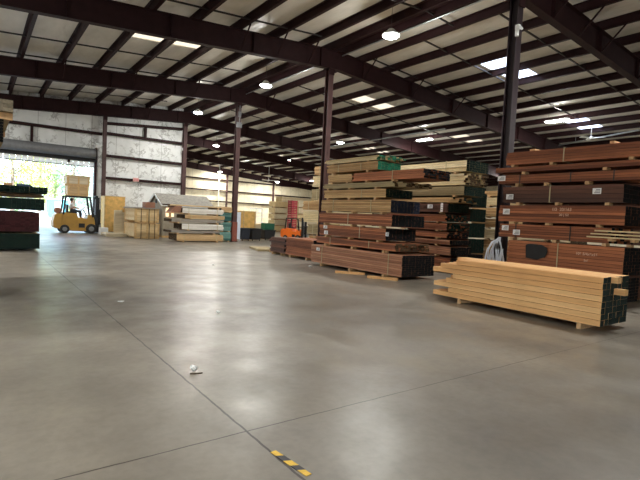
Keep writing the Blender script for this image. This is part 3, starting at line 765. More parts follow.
package('thin dusty red package third from the floor in the green-ended stack', KX, 1.1, 9.85, 13, .95, 1.10, 'pale_red_wood', 'end_black', 3, .04, (), (), G, bearers=(.90, (10.4, 12), 'the thin dusty red package'))
package('dusty red package second from the floor in the green-ended stack', KX, 1.1, 9.8, 13, .60, .88, 'pale_red_wood', 'end_black', 5, .04, (), (), G, bearers=(.55, (10.4, 12), 'the dusty red package'))
package('dark red package on the floor at the bottom of the green-ended stack', KX, 1.1, 9.8, 13, .10, .52, 'red_wood', 'end_black', 8, .04, (), (), G, bearers=(0, (10.4, 12), 'the bottom package of the green-ended stack'))
for k, (z0, z1, e) in enumerate(((.1, .6, 'end_black'), (.66, 1.15, 'end_green'), (1.2, 1.7, 'end_green'), (1.76, 2.2, 'end_green'), (2.26, 2.75, 'end_green'))):
    package(f'dark-ended package in the shadowed column behind the green-ended stack, {ords[k]} from the floor', 13.68, .9, 10.0, 12.9, z0, z1, 'dark_red_wood', e, 8, .05, (), (), 'shadowed column packages', bearers=(0 if k == 0 else z0-.06, (11.2, 12.3), f'the {ords[k]} package in the shadowed column'))

# --- pale stack seen in the gap left of the tall right stack
for k, (z0, z1) in enumerate(((.1, .38), (.44, .72), (.80, 1.12), (1.18, 1.52), (1.59, 1.9), (1.98, 2.3), (2.38, 2.66), (2.73, 2.9))):
    package(f'yellow package seen in the gap by the hanging straps, {ords[k]} from the floor', 15.0, 1.1, 7.2, 10.9, z0, z1, 'yellow_wood' if k % 3 else 'pale_wood', 'end_brown', 5, .03, (), (), 'gap stack packages', bearers=(0 if k == 0 else z0-.06, (7.8, 10.2), f'the {ords[k]} package of the gap stack'))

# --- pale stack behind the middle post
zs = [(.1, .78, 18.6), (.86, 1.32, 18.75), (1.40, 1.93, 19.15), (2.0, 2.42, 19.25), (2.50, 2.98, 18.55), (3.1, 3.6, 18.5), (3.66, 4.05, 18.4)]
for k, (z0, z1, y1) in enumerate(zs):
    package(f'yellow package in the stack behind the middle post, {ords[k]} from the floor', 13.0, 1.15, 14.2, y1, z0, z1, ['yellow_wood', 'olive_wood', 'pale_wood'][k % 3], 'end_brown', 6, .05, (.9,), (), 'stack behind middle post', bearers=(0 if k == 0 else zs[k-1][1], (14.8, 17.9), f'the {ords[k]} package behind the middle post'))

# --- low maroon bundle left of the central stack
package('low maroon package lying on the floor left of the central stack', 10.15, 1.15, 14.2, 16.1, .10, .78, 'red_wood', 'end_black', 10, .04, (), (), None, bearers=(0, (14.6, 15.8), 'the low maroon package'))
package('darker maroon ragged package behind the low maroon one', 10.2, 1.25, 16.25, 17.5, .10, .72, 'dark_red_wood', 'end_black', 9, .12, (), (), None, bearers=(0, (16.5, 17.2), 'the darker ragged maroon package'))

# --- green and maroon stack at the left, end-on
G = 'left stack packages'; AY = 18.75
package('dark green-ended package on the floor, bottom of the left stack', .35, 1.45, AY, AY+3.6, .08, .60, 'olive_wood', 'end_green', 8, .03, (), (), G, bearers=(0, (AY+.5, AY+3), 'the bottom package of the left stack'))
package('maroon-ended package in the left stack', .38, 1.40, AY, AY+3.6, .66, 1.32, 'dark_red_wood', 'end_red', 9, .03, (), (), G, bearers=(.60, (AY+.5, AY+3), 'the maroon-ended package'), strap_mat='strap')
package('dark green-ended wider package in the left stack above the maroon one', .42, 1.5, AY-.05, AY+3.6, 1.40, 1.80, 'olive_wood', 'end_green', 6, .05, (), (), G, bearers=(1.32, (AY+.5, AY+3), 'the upper dark green-ended package'))
package('thin brown-edged package tilted in the left stack', .45, 1.45, AY-.05, AY+3.5, 1.84, 1.93, 'yellow_wood', 'end_brown', 2, .04, (), (), G)
package('topmost dark green package of the left stack', .5, 1.5, AY-.08, AY+3.4, 1.97, 2.2, 'olive_wood', 'end_green', 4, .08, (), (), G, bearers=(1.93, (AY+.5, AY+2.8), 'the topmost left package'))
s = MB(); s.box(.75, .98, AY, AY+.4, 2.2, 2.28); tag(s.build('wood_offcut', M['bearer']), 'brown offcut on top of the left stack', 'offcut')
s = MB(); s.box(1.1, 1.5, AY, AY+.3, 2.2, 2.27); s.box(1.5, 1.55, AY, AY+.3, 2.2, 2.23)
tag(s.build('tarp_bundle', plain('blue_tarp', srgb(50, 70, 96), .5)), 'small blue folded tarp on top of the left stack', 'tarp')
s = MB(); s.box(.95, 1.4, AY-.1, AY-.05, 1.35, 1.385); tag(s.build('loose_board', M['white_paint']), 'small white slat end in the left stack', 'board') if False else None

# --- near stack cut by the left picture edge
G = 'stack at the left picture edge'
for k, (z0, z1, e) in enumerate(((.1, .7, 'end_black'), (.76, 1.4, 'end_black'), (1.46, 2.0, 'end_black'), (2.06, 2.5, 'end_black'), (2.55, 2.92, 'end_black'))):
    package(f'dark-ended package at the left picture edge, {ords[k]} from the floor', -.95, 1.29 if k > 3 else 1.12, 9.0, 12, z0, z1, 'olive_wood', e, 8, .04, (), (), G, bearers=(0 if k == 0 else z0-.05, (9.4, 11.5), f'the {ords[k]} package at the left picture edge'))
package('beige package jutting into view at the top left picture edge', -.9, 1.36, 8.95, 12, 3.03, 3.22, 'olive_wood', 'end_grey', 3, .05, (), (), G, bearers=(2.92, (9.1, 11.5), 'the beige package at the top left edge'))

# --- white and tan panel stack right of the shed (long side across the view)
G = 'panel packages right of the shed'; DY = 24.2
D = [('bottom tan', .08, .42, 'tan_x', 8.5, 11.1, 0), ('dark grey thin', .50, .62, 'grey_x', 8.2, 10.9, 0), ('lower white', .68, .98, 'white_x', 8.75, 11.1, 0), ('middle tan', 1.06, 1.22, 'grey_x', 8.2, 11.1, 0),
     ('upper tan', 1.26, 1.46, 'tan_x', 8.9, 11.15, 0), ('upper white', 1.54, 1.80, 'white_x', 8.75, 11.05, 0), ('thin top beige', 1.90, 1.97, 'tan_x', 8.1, 11.1, 0)]
pz = 0
for k, (nm, z0, z1, mt_, xa, xb, r_) in enumerate(D):
    package(f'{nm} panel package in the stack right of the shed', DY, 1.3, xa, xb, z0, z1, mt_, 'end_brown', max(1, round((z1-z0)/.06)), .03, (.15, .85) if z1-z0 > .15 else (), (), G, axis='X',
            bearers=(pz, (xa+.35, xb-.35), f'the {nm} panel package'), bw=.4)
    pz = z1
s = MB(); s.prism([(8.08, 1.56), (8.62, 1.56), (8.70, 1.88), (8.35, 1.88)], 'Y', DY-.05, DY+.6)
M['brown_card'] = plain('brown_card', srgb(140, 96, 74), .7)
tag(s.build('brown_box', M['brown_card']), 'brown tilted box at the left end of the panel stack', 'box')
s = MB(); s.box(8.06, 8.8, DY-.0, DY+.6, 1.5, 1.555); s.box(8.1, 8.2, DY+.1, DY+.2, 1.22, 1.5); tag(s.build('support_board', M['bearer']), 'support under the brown tilted box', 'board')
M['teal'] = endmat('teal_wrap', srgb(34, 78, 74), srgb(120, 160, 150))
for k in range(3):
    package(f'teal wrapped bundle between the panel stack and the slim post, {ords[k]} from the floor', 25.0, .9, 11.25, 11.95, .06+.56*k, .56+.56*k, 'teal' if False else 'grey_x', 'teal', 4, .03, (), (), 'teal bundles by the slim post', axis='X', bw=.3,
            bearers=((.56*k) if k else 0, (11.4, 11.8), f'the {ords[k]} teal bundle'))
for o in [o for o in COL.objects if o.type == 'EMPTY' and str(o.get('label', '')).startswith('teal wrapped')]:
    for ch in o.children:
        if ch.name.startswith('boards'): ch.data.materials[0] = M['teal']
package('small brown raw-ended bundle on top of the teal bundles', 25.0, .8, 11.3, 11.95, 1.72, 2.0, 'tan_x', 'end_brown', 4, .04, (), (), None, axis='X', bw=.2, bearers=(1.68, (11.4, 11.8), 'the small brown bundle'))

# --- strapped crates in front of the shed
def crate(label, x0, x1, y0, y1, z0, z1, mat, battens=True, strap=True, name='wooden_crate', group=None):
    th = thing(name, label, 'crate', ((x0+x1)/2, (y0+y1)/2, z0), 0, group); hx, hy, H = (x1-x0)/2, (y1-y0)/2, z1-z0
    s = MB(); n_ = max(2, int(H/.16))
    s.box(-hx+.02, hx-.02, -hy+.02, hy-.02, .1, H-.03)
    for j in range(n_):
        a = .1+(H-.14)*j/n_; c_ = .1+(H-.14)*(j+1)/n_-.008
        s.box(-hx, hx, -hy, -hy+.02, a, c_, 0, random.random()); s.box(-hx, -hx+.02, -hy, hy, a, c_, 0, random.random())
    s.build('panelling', M[mat], th)
    s = MB()
    for q in (-1, 0, 1): s.box(-hx, hx, q*(hy-.06)-.05, q*(hy-.06)+.05, 0, .1)
    s.build('skid', M['ply_edge'], th)
    s = MB(); s.box(-hx-.02, hx+.02, -hy-.02, hy+.02, H-.04, H); s.build('lid', M['ply_edge'], th)
    if battens:
        for q in (-1, 0, 1):
            s = MB(); s.box(q*(hx-.05)-.045, q*(hx-.05)+.045, -hy-.02, -hy, .1, H-.04); s.build('batten', M['ply_edge'], th)
        for q in (-1, 1):
            s = MB(); s.box(-hx-.02, -hx, q*(hy-.05)-.045, q*(hy-.05)+.045, .1, H-.04); s.build('batten', M['ply_edge'], th)
    if strap:
        for q in (-.5, .15, .6):
            s = MB(); x = q*hx; s.box(x-.015, x+.015, -hy-.03, -hy-.024, 0, H+.005); s.box(x-.015, x+.015, -hy-.03, hy, H+.001, H+.006); s.build('strap', M['strap_dark'], th)
    return th
M['yellow_box'] = wood('yellow_box_boards', srgb(232, 208, 160), srgb(214, 180, 128), 'X')
M['pale_box'] = wood('pale_box_boards', srgb(232, 220, 192), srgb(212, 194, 158), 'X')
crate('lower strapped yellow crate in front of the shed', 7.05, 8.4, 26.8, 29.0, 0, .84, 'yellow_box', group='strapped crates')
crate('upper strapped yellow crate in front of the shed', 7.05, 8.35, 26.8, 29.0, .90, 1.66, 'yellow_box', group='strapped crates')
s = MB(); s.box(7.2, 8.2, 26.9, 27.0, .84, .90); s.box(7.2, 8.2, 28.7, 28.8, .84, .9); tag(s.build('spacer_block', M['bearer']), 'wooden runners between the two strapped crates', 'spacer')
s = MB(); s.box(6.95, 8.45, 26.7, 29.0, 1.67, 1.73); tag(s.build('cover_board', M['grey_x']), 'thin grey cover board on the strapped crates', 'board')
s = MB(); s.box(7.75, 8.3, 27.4, 28.0, 1.735, 2.05); tag(s.build('cardboard_box', M['brown_card'], bev=.01), 'brown cardboard box on top of the strapped crates', 'box')
crate('tall plywood crate beside the yellow forklift', 6.62, 7.85, 32.3, 33.4, 0, 2.38, 'plywood', strap=False, battens=False)
s = MB(); s.box(6.55, 7.0, 29.35, 29.42, .18, 1.5); s.box(7.02, 7.3, 29.35, 29.42, .18, 1.4); tag(s.build('leaning_panel', M['pale_box']), 'pale upright panels standing left of the strapped crates', 'panel')
s = MB(); s.box(5.9, 7.0, 28.2, 29.6, .1, .18)
for q in (28.25, 28.85, 29.45): s.box(5.9, 7.0, q, q+.1, 0, .1)
tag(s.build('flat_pallet', M['pale_box']), 'low pale pallet left of the strapped crates', 'pallet')
s = MB(); s.box(6.0, 6.45, 30.3, 30.75, 0, .42); tag(s.build('white_box', M['white_paint'], bev=.02), 'small white box beside the forklift mast', 'box')
crate('grey crate between the plywood crate and the shed', 7.8, 8.9, 31.2, 32.2, 0, 1.75, 'grey_x', strap=False)

# --- garden shed
sh = thing('garden_shed', 'grey garden shed with shingled gable roof and a lit window', 'shed', (8.95, 28.15, 0))
M['siding'] = plain('grey_beige_siding', srgb(172, 164, 146), .7, 0, .08)
s = MB(); s.box(0, 3.1, 0, 2.4, 0, .12); s.build('floor_frame', M['ply_edge'], sh)
s = MB(); s.box(.02, 3.08, .03, 2.37, .12, 1.98)
for k in range(16): s.box(3.1*k/16+.05, 3.1*k/16+.07, .0, .03, .12, 1.98); 
for k in range(12): s.box(.0, .02, 2.4*k/12+.06, 2.4*k/12+.09, .12, 1.98+.5*(1-abs(k-5.5)/6))
s.add([(.02, .03, 1.98), (.02, 2.37, 1.98), (.02, 1.2, 2.58), (3.08, .03, 1.98), (3.08, 2.37, 1.98), (3.08, 1.2, 2.58)], [(0,1,2), (3,5,4), (0,2,5,3), (1,4,5,2), (0,3,4,1)])
s.build('shed_wall', M['siding'], sh)
for sgn in (-1, 1):
    s = MB(); y0, y1 = (-.16, 1.2) if sgn < 0 else (1.2, 2.56)
    z0, z1 = (1.93, 2.62) if sgn < 0 else (2.62, 1.93)
    vs = [(-.12,y0,z0),(3.22,y0,z0),(3.22,y1,z1),(-.12,y1,z1)]; vs += [(x, y, z+.05) for x, y, z in vs]
    s.add(vs, [(0,3,2,1),(4,5,6,7),(0,1,5,4),(1,2,6,5),(2,3,7,6),(3,0,4,7)]); s.build('roof_panel', M['shingle'], sh)
s = MB(); s.box(-.12, 3.22, -.2, -.16, 1.88, 1.98); s.build('fascia', M['white_paint'], sh)
for q in (-1, 1):
    s = MB(); s.bar((-.13, 1.2-q*.02, 2.64), (-.13, 1.2+q*1.36, 1.95), .012, .05); s.build('barge_board', M['white_paint'], sh)
fr = MB(); fr.box(.18, .72, -.03, 0, 1.25, 1.27); fr.box(.18, .72, -.03, 0, 1.78, 1.82); fr.box(.18, .22, -.03, 0, 1.25, 1.82); fr.box(.68, .72, -.03, 0, 1.25, 1.82); fr = fr.build('window', M['white_paint'], sh)
s = MB(); s.box(.22, .68, -.015, -.005, 1.27, 1.78); s.build('pane', emit('lit_window', (1, .55, .22, 1), 1.0), fr)
s = MB(); s.box(-.015, 0, .8, 1.6, .12, 1.75); s.build('door', M['grey_metal'] if False else plain('shed_door', srgb(150, 140, 120), .6), sh)
s = MB(); s.box(-.02, -.01, 1.0, 1.3, 2.05, 2.3); s.build('vent', M['black'], sh)

# --- bins, crates, cart right of the slim post
def bin_(label, x0, x1, y0, y1, h_, mat):
    th = thing('covered_bin', label, 'bin', ((x0+x1)/2, (y0+y1)/2, 0)); hx, hy = (x1-x0)/2, (y1-y0)/2
    s = MB(); s.add([(-hx*.88,-hy*.88,.08),(hx*.88,-hy*.88,.08),(hx*.88,hy*.88,.08),(-hx*.88,hy*.88,.08),(-hx,-hy,h_),(hx,-hy,h_),(hx,hy,h_),(-hx,hy,h_)],
                    [(0,3,2,1),(4,5,6,7),(0,1,5,4),(1,2,6,5),(2,3,7,6),(3,0,4,7)]); s.build('body', mat, th, .05)
    s = MB(); s.box(-hx-.03, hx+.03, -hy-.03, hy+.03, h_-.06, h_); s.build('rim', mat, th, .02)
    for q in (-1, 1):
        s = MB(); s.tube([(q*hx*.7, -hy*.7, .04), (q*hx*.7+.03, -hy*.7, .04)], .04, 12); s.build('caster', M['rubber'], th)
M['navy'] = plain('navy_black_plastic', srgb(30, 36, 48), .5)
bin_('left dark bin right of the slim post', 13.12, 13.7, 25.9, 26.7, .78, M['navy'])
bin_('right dark bin right of the slim post, beside its twin', 13.8, 14.5, 25.9, 26.7, .78, M['black'])
bin_('dark bin under the green bundle, farther right', 15.25, 16.1, 26.9, 27.6, .68, M['black'])
crate('wide yellow plywood crate behind the dark bins', 13.3, 15.1, 27.9, 28.9, 0, 1.85, 'plywood', strap=False)
crate('pale low crate behind the dark bins, right of the plywood one', 15.2, 16.5, 28.4, 29.4, 0, 1.0, 'pale_box', strap=False)
s = MB(); s.box(12.66, 13.04, 26.0, 26.04, .12, 1.75); s.box(12.66, 12.70, 25.95, 26.1, 0, .13); s.box(13.0, 13.04, 25.95, 26.1, 0, .13)
tag(s.build('display_panel', plain('pale_blue_panel', srgb(214, 222, 236), .5, 0, .06)), 'pale blue-white upright panel just right of the slim post', 'panel')
s = MB(); s.box(15.3, 16.05, 27.0, 27.5, .69, 1.12); s.box(15.4, 15.43, 26.99, 27.0, .69, 1.12); s.box(15.9, 15.93, 26.99, 27.0, .69, 1.12)
tag(s.build('green_bundle', plain('green_wrap', srgb(22, 84, 60), .6)), 'green wrapped bundle on the dark bin', 'bundle')
rk = thing('slatted_rack', 'white slatted rack standing behind the green bundle', 'rack', (16.4, 31.2, 0))
for x in (0, .5, 1.0):
    s = MB(); s.box(x-.02, x+.02, -.03, .03, 0, 2.2); s.build('upright', M['white_paint'], rk)
for z in (.6, 1.1, 1.5, 1.8, 2.1):
    s = MB(); s.box(-.1, 1.1, -.06, -.03, z-.04, z+.04); s.build('shelf_rail', M['white_paint'], rk)
# flat boards lying on the floor before the maroon package
s = MB(); s.obox((10.9, 19.3, .05), (.45, -.1, 0), (.25, .9, 0), (0, 0, .045)); tag(s.build('flat_board', M['olive_wood']), 'flat pale board on the floor left of the low maroon package', 'board')
s = MB(); s.obox((10.85, 17.95, .03), (.3, -.05, 0), (.1, .3, 0), (0, 0, .028)); tag(s.build('flat_board', M['bearer']), 'smaller flat board on the floor touching the first', 'board')
for k, (a, b_, l) in enumerate((((8.70, 10.98), (9.30, 10.33), 'left'), ((8.93, 9.80), (9.36, 9.05), 'right'))):
    s = MB(); s.bar((a[0], a[1], .035), (b_[0], b_[1], .035), .05, .035); tag(s.build('loose_board', M['front_wood']), f'short pale stick on the floor before the central stack, {l} one of two', 'board')

# --- red crates and pale far stacks
M['red'] = plain('red_plastic', srgb(148, 28, 46), .5)
for k in range(5):
    th = thing('red_crate', f'red slatted crate in the tall red pile behind the orange forklift, {ords[k]} from the floor', 'crate', (22.1, 34.3, .61*k), 0, 'red crates')
    s = MB(); s.box(-.28, .28, -.3, .3, 0, .05); s.build('base', M['red'], th)
    for a in (.05, .19, .33, .47):
        s = MB()
        for (x0, x1, y0, y1) in ((-.29, .29, -.31, -.28), (-.29, .29, .28, .31), (-.29, -.26, -.31, .31), (.26, .29, -.31, .31)): s.box(x0, x1, y0, y1, a, a+.1)
        s.build('slat', M['red'], th)
    s = MB()
    for q in (-.26, .26):
        for r_ in (-.28, .28): s.box(q-.03, q+.03, r_-.02, r_+.02, 0, .6)
    s.build('corner_post', M['red'], th)
for si, (xa, xb, yy, nz) in enumerate(((24.3, 26.2, 41, 5), (26.3, 30.5, 43, 6), (24.2, 26.4, 36.5, 5), (26.8, 29.6, 37.0, 7))):
    for k in range(nz):
        package(f'pale package far back, {ords[k]} from the floor of the {["leftmost", "second", "short third", "rightmost"][si]} far stack', yy, 1.2, xa, xb, .1+.62*k, .62+.62*k, ['pale_box', 'yellow_box'][(k+si) % 4 == 0], 'end_pale', 5, .05, (.1, .9), (),
                'pale far stacks', axis='X', bearers=(.62*k if k else 0, (xa+.5, xb-.5), f'the {ords[k]} package of the {["leftmost", "second", "short third", "rightmost"][si]} far stack'), bw=.4)

# ---------------------------------------------------------------- forklifts
def wheel(name, par, x, y, r, w_, hub):
    s = MB(); s.tube([(x, y-w_/2, r), (x, y-w_/2+.02, r), (x, y+w_/2-.02, r), (x, y+w_/2, r)], [r*.88, r, r, r*.88], 20)
    wh = s.build(name, M['rubber'], par)
    s = MB(); s.tube([(x, y-w_/2-.015, r), (x, y+w_/2+.015, r)], r*.5, 14); s.build('hub', hub, wh)
def forklift(label, loc, rz, paint, scale=1.0, tank=True, fork_z=.1):
    th = thing('forklift', label, 'forklift', loc, rz); th.scale = (scale,)*3
    # heading +X, wheels on the floor
    s = MB(); s.prism([(-1.02, .28), (-.98, .98), (-.80, 1.12), (-.15, 1.08), (-.08, .86), (.35, .82), (.42, 1.02), (.66, 1.04), (.76, .6), (.76, .20), (.25, .14), (.2, .12), (-.5, .14)], 'Y', -.50, .50)
    s.build('body', paint, th, .03)
    s = MB(); s.prism([(-1.25, .35), (-1.27, .62), (-1.20, .98), (-1.0, 1.04), (-.82, 1.0), (-.86, .62), (-.9, .25), (-1.15, .25)], 'Y', -.53, .53); s.build('counterweight', paint, th, .04)
    for y in (-.46, .46):
        wheel('rear_wheel', th, -.72, y, .23, .2, M['drum']); wheel('front_wheel', th, .57, y, .27, .24, M['drum'])
    s = MB()
    for y in (-.47, .47):
        s.bar((-.80, y, 1.0), (-.70, y, 1.98), .045); s.bar((.64, y, .9), (.48, y, 1.98), .045)
        s.bar((-.72, y, 1.98), (.52, y, 1.98), .04)
    for k in range(7): s.bar((-.66+.18*k, -.47, 1.99), (-.66+.18*k, .47, 1.99), .018)
    s.build('overhead_guard', M['black'], th)
    s = MB()
    for y in (-.33, .33): s.box(.80, .90, y-.04, y+.04, .08, 2.1); s.box(.91, .98, y-.05, y+.01, .08, 2.0)
    for z in (.2, 1.1, 2.02): s.box(.80, .88, -.33, .33, z, z+.08)
    s.build('mast', M['black'], th)
    s = MB(); s.tube([(.86, 0, .2), (.86, 0, 1.9)], .045, 10); s.tube([(.86, .15, .3), (.86, .15, 1.9)], .02, 8); s.tube([(.86, -.15, .3), (.86, -.15, 1.9)], .02, 8); s.build('lift_cylinder', M['grey_metal'], th)
    s = MB(); s.box(.99, 1.04, -.5, .5, fork_z+.05, fork_z+.15); s.box(.99, 1.04, -.5, .5, fork_z+.4, fork_z+.5)
    for k in range(7): s.box(1.0, 1.03, -.48+.16*k-.012, -.48+.16*k+.012, fork_z+.5, fork_z+1.2)
    s.box(1.0, 1.03, -.5, .5, fork_z+1.2, fork_z+1.25); s.build('load_backrest', M['black'], th)
    for y in (-.28, .28):
        s = MB(); s.box(1.045, 1.09, y-.06, y+.06, fork_z-.04, fork_z+.5); s.box(1.09, 1.9, y-.06, y+.06, fork_z-.04, fork_z); s.build('fork', M['grey_metal'], th)
    s = MB(); s.box(-.55, -.1, -.24, .24, 1.07, 1.17); s.box(-.62, -.52, -.24, .24, 1.1, 1.55); s.build('seat', M['black'], th, .03)
    s = MB(); s.bar((.42, 0, .95), (.22, 0, 1.32), .025)
    pts = [Vector((.2, 0, 1.33))+Vector((.10*math.sin(a), .17*math.cos(a), .13*math.sin(a)))*1.0 for a in [2*PI*k/16 for k in range(17)]]
    s.tube(pts, .013, 6, cap=False); s.build('steering_wheel', M['black'], th)
    if tank:
        s = MB(); s.tube([(-1.02, -.36, 1.2), (-1.02, -.32, 1.2), (-1.02, .32, 1.2), (-1.02, .36, 1.2)], [.1, .16, .16, .1], 16); s.build('gas_tank', M['brown_card'], th)
    s = MB(); s.box(-.05, .25, -.505, -.50, .32, .55); s.build('side_step', M['black'], th)
    return th
yf = forklift('yellow forklift parked by the open truck door with a driver', (5.02, 31.6, 0), 0, M['yellow'], 1.1)
forklift('orange forklift behind the low maroon package', (17.9, 27.3, 0), math.radians(-62), M['orange'], .76, tank=False)
# upright cylinder and gear on the counterweight
s = MB(); s.tube([(4.05, 31.5, 1.12), (4.05, 31.5, 1.2), (4.05, 31.5, 1.72), (4.05, 31.5, 1.84)], [.12, .15, .15, .05], 14)
tag(s.build('brown_bag', M['brown_card']), 'brown bag standing on the rear of the yellow forklift', 'bag') if False else None
# two boxes carried on the overhead guard
crate('lower brown and pale box riding above the yellow forklift roof', 4.35, 5.45, 31.05, 32.1, 2.232, 2.79, 'tan_x', strap=False, group='boxes above the forklift')
crate('upper orange-tan box riding above the yellow forklift roof', 4.3, 5.5, 31.05, 32.1, 2.83, 3.42, 'pale_box', strap=False, group='boxes above the forklift')
s = MB(); s.box(4.35, 5.45, 31.05, 31.15, 2.792, 2.828); s.box(4.35, 5.45, 32.0, 32.1, 2.792, 2.828); tag(s.build('spacer_block', M['bearer']), 'thin slats between the two boxes above the forklift', 'spacer')

# driver
def skin(name, verts, edges, radii, mat, parent=None, sub=2, root=0):
    me = bpy.data.meshes.new(name); me.from_pydata(verts, edges, [])
    o = bpy.data.objects.new(name, me); COL.objects.link(o); me.materials.append(mat)
    sm = o.modifiers.new('skin', 'SKIN'); sm.use_smooth_shade = True
    for i, r_ in enumerate(radii):
        r_ = r_ if isinstance(r_, tuple) else (r_, r_); me.skin_vertices[0].data[i].radius = r_
    me.skin_vertices[0].data[root].use_root = True
    ss = o.modifiers.new('sub', 'SUBSURF'); ss.levels = sub; ss.render_levels = sub
    dg = bpy.context.evaluated_depsgraph_get(); m2 = bpy.data.meshes.new_from_object(o.evaluated_get(dg))
    bpy.data.objects.remove(o)
    for p in m2.polygons: p.use_smooth = True
    q = bpy.data.objects.new(name, m2); COL.objects.link(q)
    if parent: q.parent = parent
    return q
M['skin'] = plain('skin', srgb(178, 128, 100), .5, 0, .05); M['shirt'] = plain('white_shirt', srgb(232, 232, 228), .8, 0, .05)
M['jeans'] = plain('dark_trousers', srgb(52, 56, 66), .8); M['hair'] = plain('dark_hair', srgb(48, 36, 30), .8)
pv = [(-.33,0,1.27), (-.36,0,1.48), (-.36,0,1.68), (-.35,0,1.78), (-.33,0,1.90),           # 0 pelvis..4 head
      (-.35,.17,1.70), (-.24,.24,1.50), (-.02,.20,1.42), (.07,.16,1.40),                    # left arm
      (-.35,-.17,1.70), (-.24,-.24,1.50), (-.02,-.20,1.42), (.07,-.16,1.40),                # right arm
      (-.30,.09,1.25), (.10,.13,1.27), (.16,.13,.90), (.27,.13,.84),
      (-.30,-.09,1.25), (.10,-.13,1.27), (.16,-.13,.90), (.27,-.13,.84)]
pe = [(0,1),(1,2),(2,3),(3,4),(2,5),(5,6),(6,7),(7,8),(2,9),(9,10),(10,11),(11,12),(0,13),(13,14),(14,15),(15,16),(0,17),(17,18),(18,19),(19,20)]
pr = [.13,.12,.13,.055,.10,.06,.045,.032,.035,.06,.045,.032,.035,.085,.065,.045,.04,.085,.065,.045,.04]
per = skin('person', pv, pe, pr, M['skin'])
per.location = (4.99, 31.6, .06)
tag(per, 'person in a white shirt driving the yellow forklift', 'person')
sv = [pv[0], pv[1], pv[2], pv[5], pv[6], pv[9], pv[10]]
skin('shirt', sv, [(0,1),(1,2),(2,3),(3,4),(2,5),(5,6)], [.145,.14,.15,.075,.058,.075,.058], M['shirt'], per)
sv = [pv[0], pv[13], pv[14], pv[15], pv[17], pv[18], pv[19]]
skin('trousers', sv, [(0,1),(1,2),(2,3),(0,4),(4,5),(5,6)], [.145,.1,.078,.058,.1,.078,.058], M['jeans'], per)
s = MB()
bmh = bmesh.new(); bmesh.ops.create_icosphere(bmh, subdivisions=3, radius=.115)
for v_ in bmh.verts: v_.co = Vector((v_.co.x*.95-.35, v_.co.y*.85, v_.co.z*.85+1.945))
bmesh.ops.delete(bmh, geom=[v_ for v_ in bmh.verts if v_.co.x > -.30 and v_.co.z < 1.94], context='VERTS')
me = bpy.data.meshes.new('hair'); bmh.to_mesh(me); bmh.free(); me.materials.append(M['hair'])
ho = bpy.data.objects.new('hair', me); COL.objects.link(ho); ho.parent = per
for nm, vs, fs in (('nose', [(-.235, -.012, 1.90), (-.235, .012, 1.90), (-.21, 0, 1.885), (-.235, 0, 1.925)], [(0,2,1), (0,3,2), (1,2,3), (0,1,3)]),):
    MB().add(vs, fs).build(nm, M['skin'], per)
for q in (-1, 1):
    for k in range(4):
        a = (.08+.0*k, q*.16-.03+.02*k, 1.40)
        MB().tube([a, (.13, a[1], 1.40), (.15, a[1], 1.375), (.14, a[1], 1.355)], [.009, .009, .008, .007], 6).build('finger', M['skin'], per)
    MB().tube([(.07, q*.16-q*.03, 1.40), (.10, q*.16-q*.055, 1.39), (.13, q*.16-q*.06, 1.37)], [.011, .01, .008], 6).build('thumb', M['skin'], per)
    MB().tube([(.14, q*.13, .82), (.3, q*.13, .81), (.36, q*.13, .80)], [.05, .045, .03], 8).build('shoe', M['black'], per)

# ---------------------------------------------------------------- floor marks and litter
M['haz_y'] = plain('hazard_yellow', srgb(226, 184, 60), .5, 0, .15, 30); M['haz_k'] = plain('hazard_black', srgb(46, 46, 50), .5, 0, .2, 30)
ht = thing('hazard_tape', 'torn strip of yellow and black hazard tape on the floor joint', 'tape', (1.655, 2.67, 0))
a = Vector((0, 0, 0)); bdir = Vector((.04, -.37, 0)); u = bdir.normalized(); nrm = Vector((-u.y, u.x, 0))
seg = [0, .20, .42, .62, .80, 1.0]
for k in range(5):
    p0 = u*bdir.length*seg[k]; p1 = u*bdir.length*seg[k+1]; sk = u*.014
    hw = .025
    if k in (0, 4): hw = .022
    q0 = p0-nrm*hw-(sk if k else Vector()); q1 = p0+nrm*hw+(sk if k else Vector()); q2 = p1+nrm*hw+(sk if k < 4 else Vector()); q3 = p1-nrm*hw-(sk if k < 4 else Vector())
    vs = [q + Vector((0, 0, .001)) for q in (q0, q1, q2, q3)]; vs += [q+Vector((0, 0, .004)) for q in (q0, q1, q2, q3)]
    MB().add(vs, [(0,3,2,1),(4,5,6,7),(0,1,5,4),(1,2,6,5),(2,3,7,6),(3,0,4,7)]).build('tape_band', M['haz_k'] if k % 2 else M['haz_y'], ht)
def crumple(name, loc, r, mat, label, flat=.6):
    bm = bmesh.new(); bmesh.ops.create_icosphere(bm, subdivisions=2, radius=r); q = random.Random(int(loc[0]*100))
    for v_ in bm.verts: v_.co *= q.uniform(.65, 1.1); v_.co.z = v_.co.z*flat
    mz = min(v_.co.z for v_ in bm.verts)
    me = bpy.data.meshes.new(name); bm.to_mesh(me); bm.free(); me.materials.append(mat)
    o = bpy.data.objects.new(name, me); COL.objects.link(o); o.location = (loc[0], loc[1], -mz+.001); return tag(o, label, 'litter')
crumple('crumpled_paper', (1.79, 4.47), .038, M['paper'], 'crumpled white paper ball beside the long floor joint', .9)
crumple('crumpled_paper', (3.17, 6.99), .035, M['paper'], 'small white litter farther out on the open floor')
crumple('wood_chip', (2.04, 8.45), .06, M['paper'], 'flat white scrap on the floor to the left of centre', .15)
crumple('wood_chip', (5.95, 13.6), .05, M['paper'], 'tiny pale scrap far out on the floor', .3)
crumple('crumpled_paper', (8.85, 12.5), .06, M['paper'], 'white scrap near the left end of the bottom central package', .5)
s = MB(); s.obox((1.79, 4.40, .004), (.06, -.015, 0), (.002, .006, 0), (0, 0, .003)); tag(s.build('splinter', M['end_brown']), 'dark wood splinter beside the crumpled paper ball', 'litter')

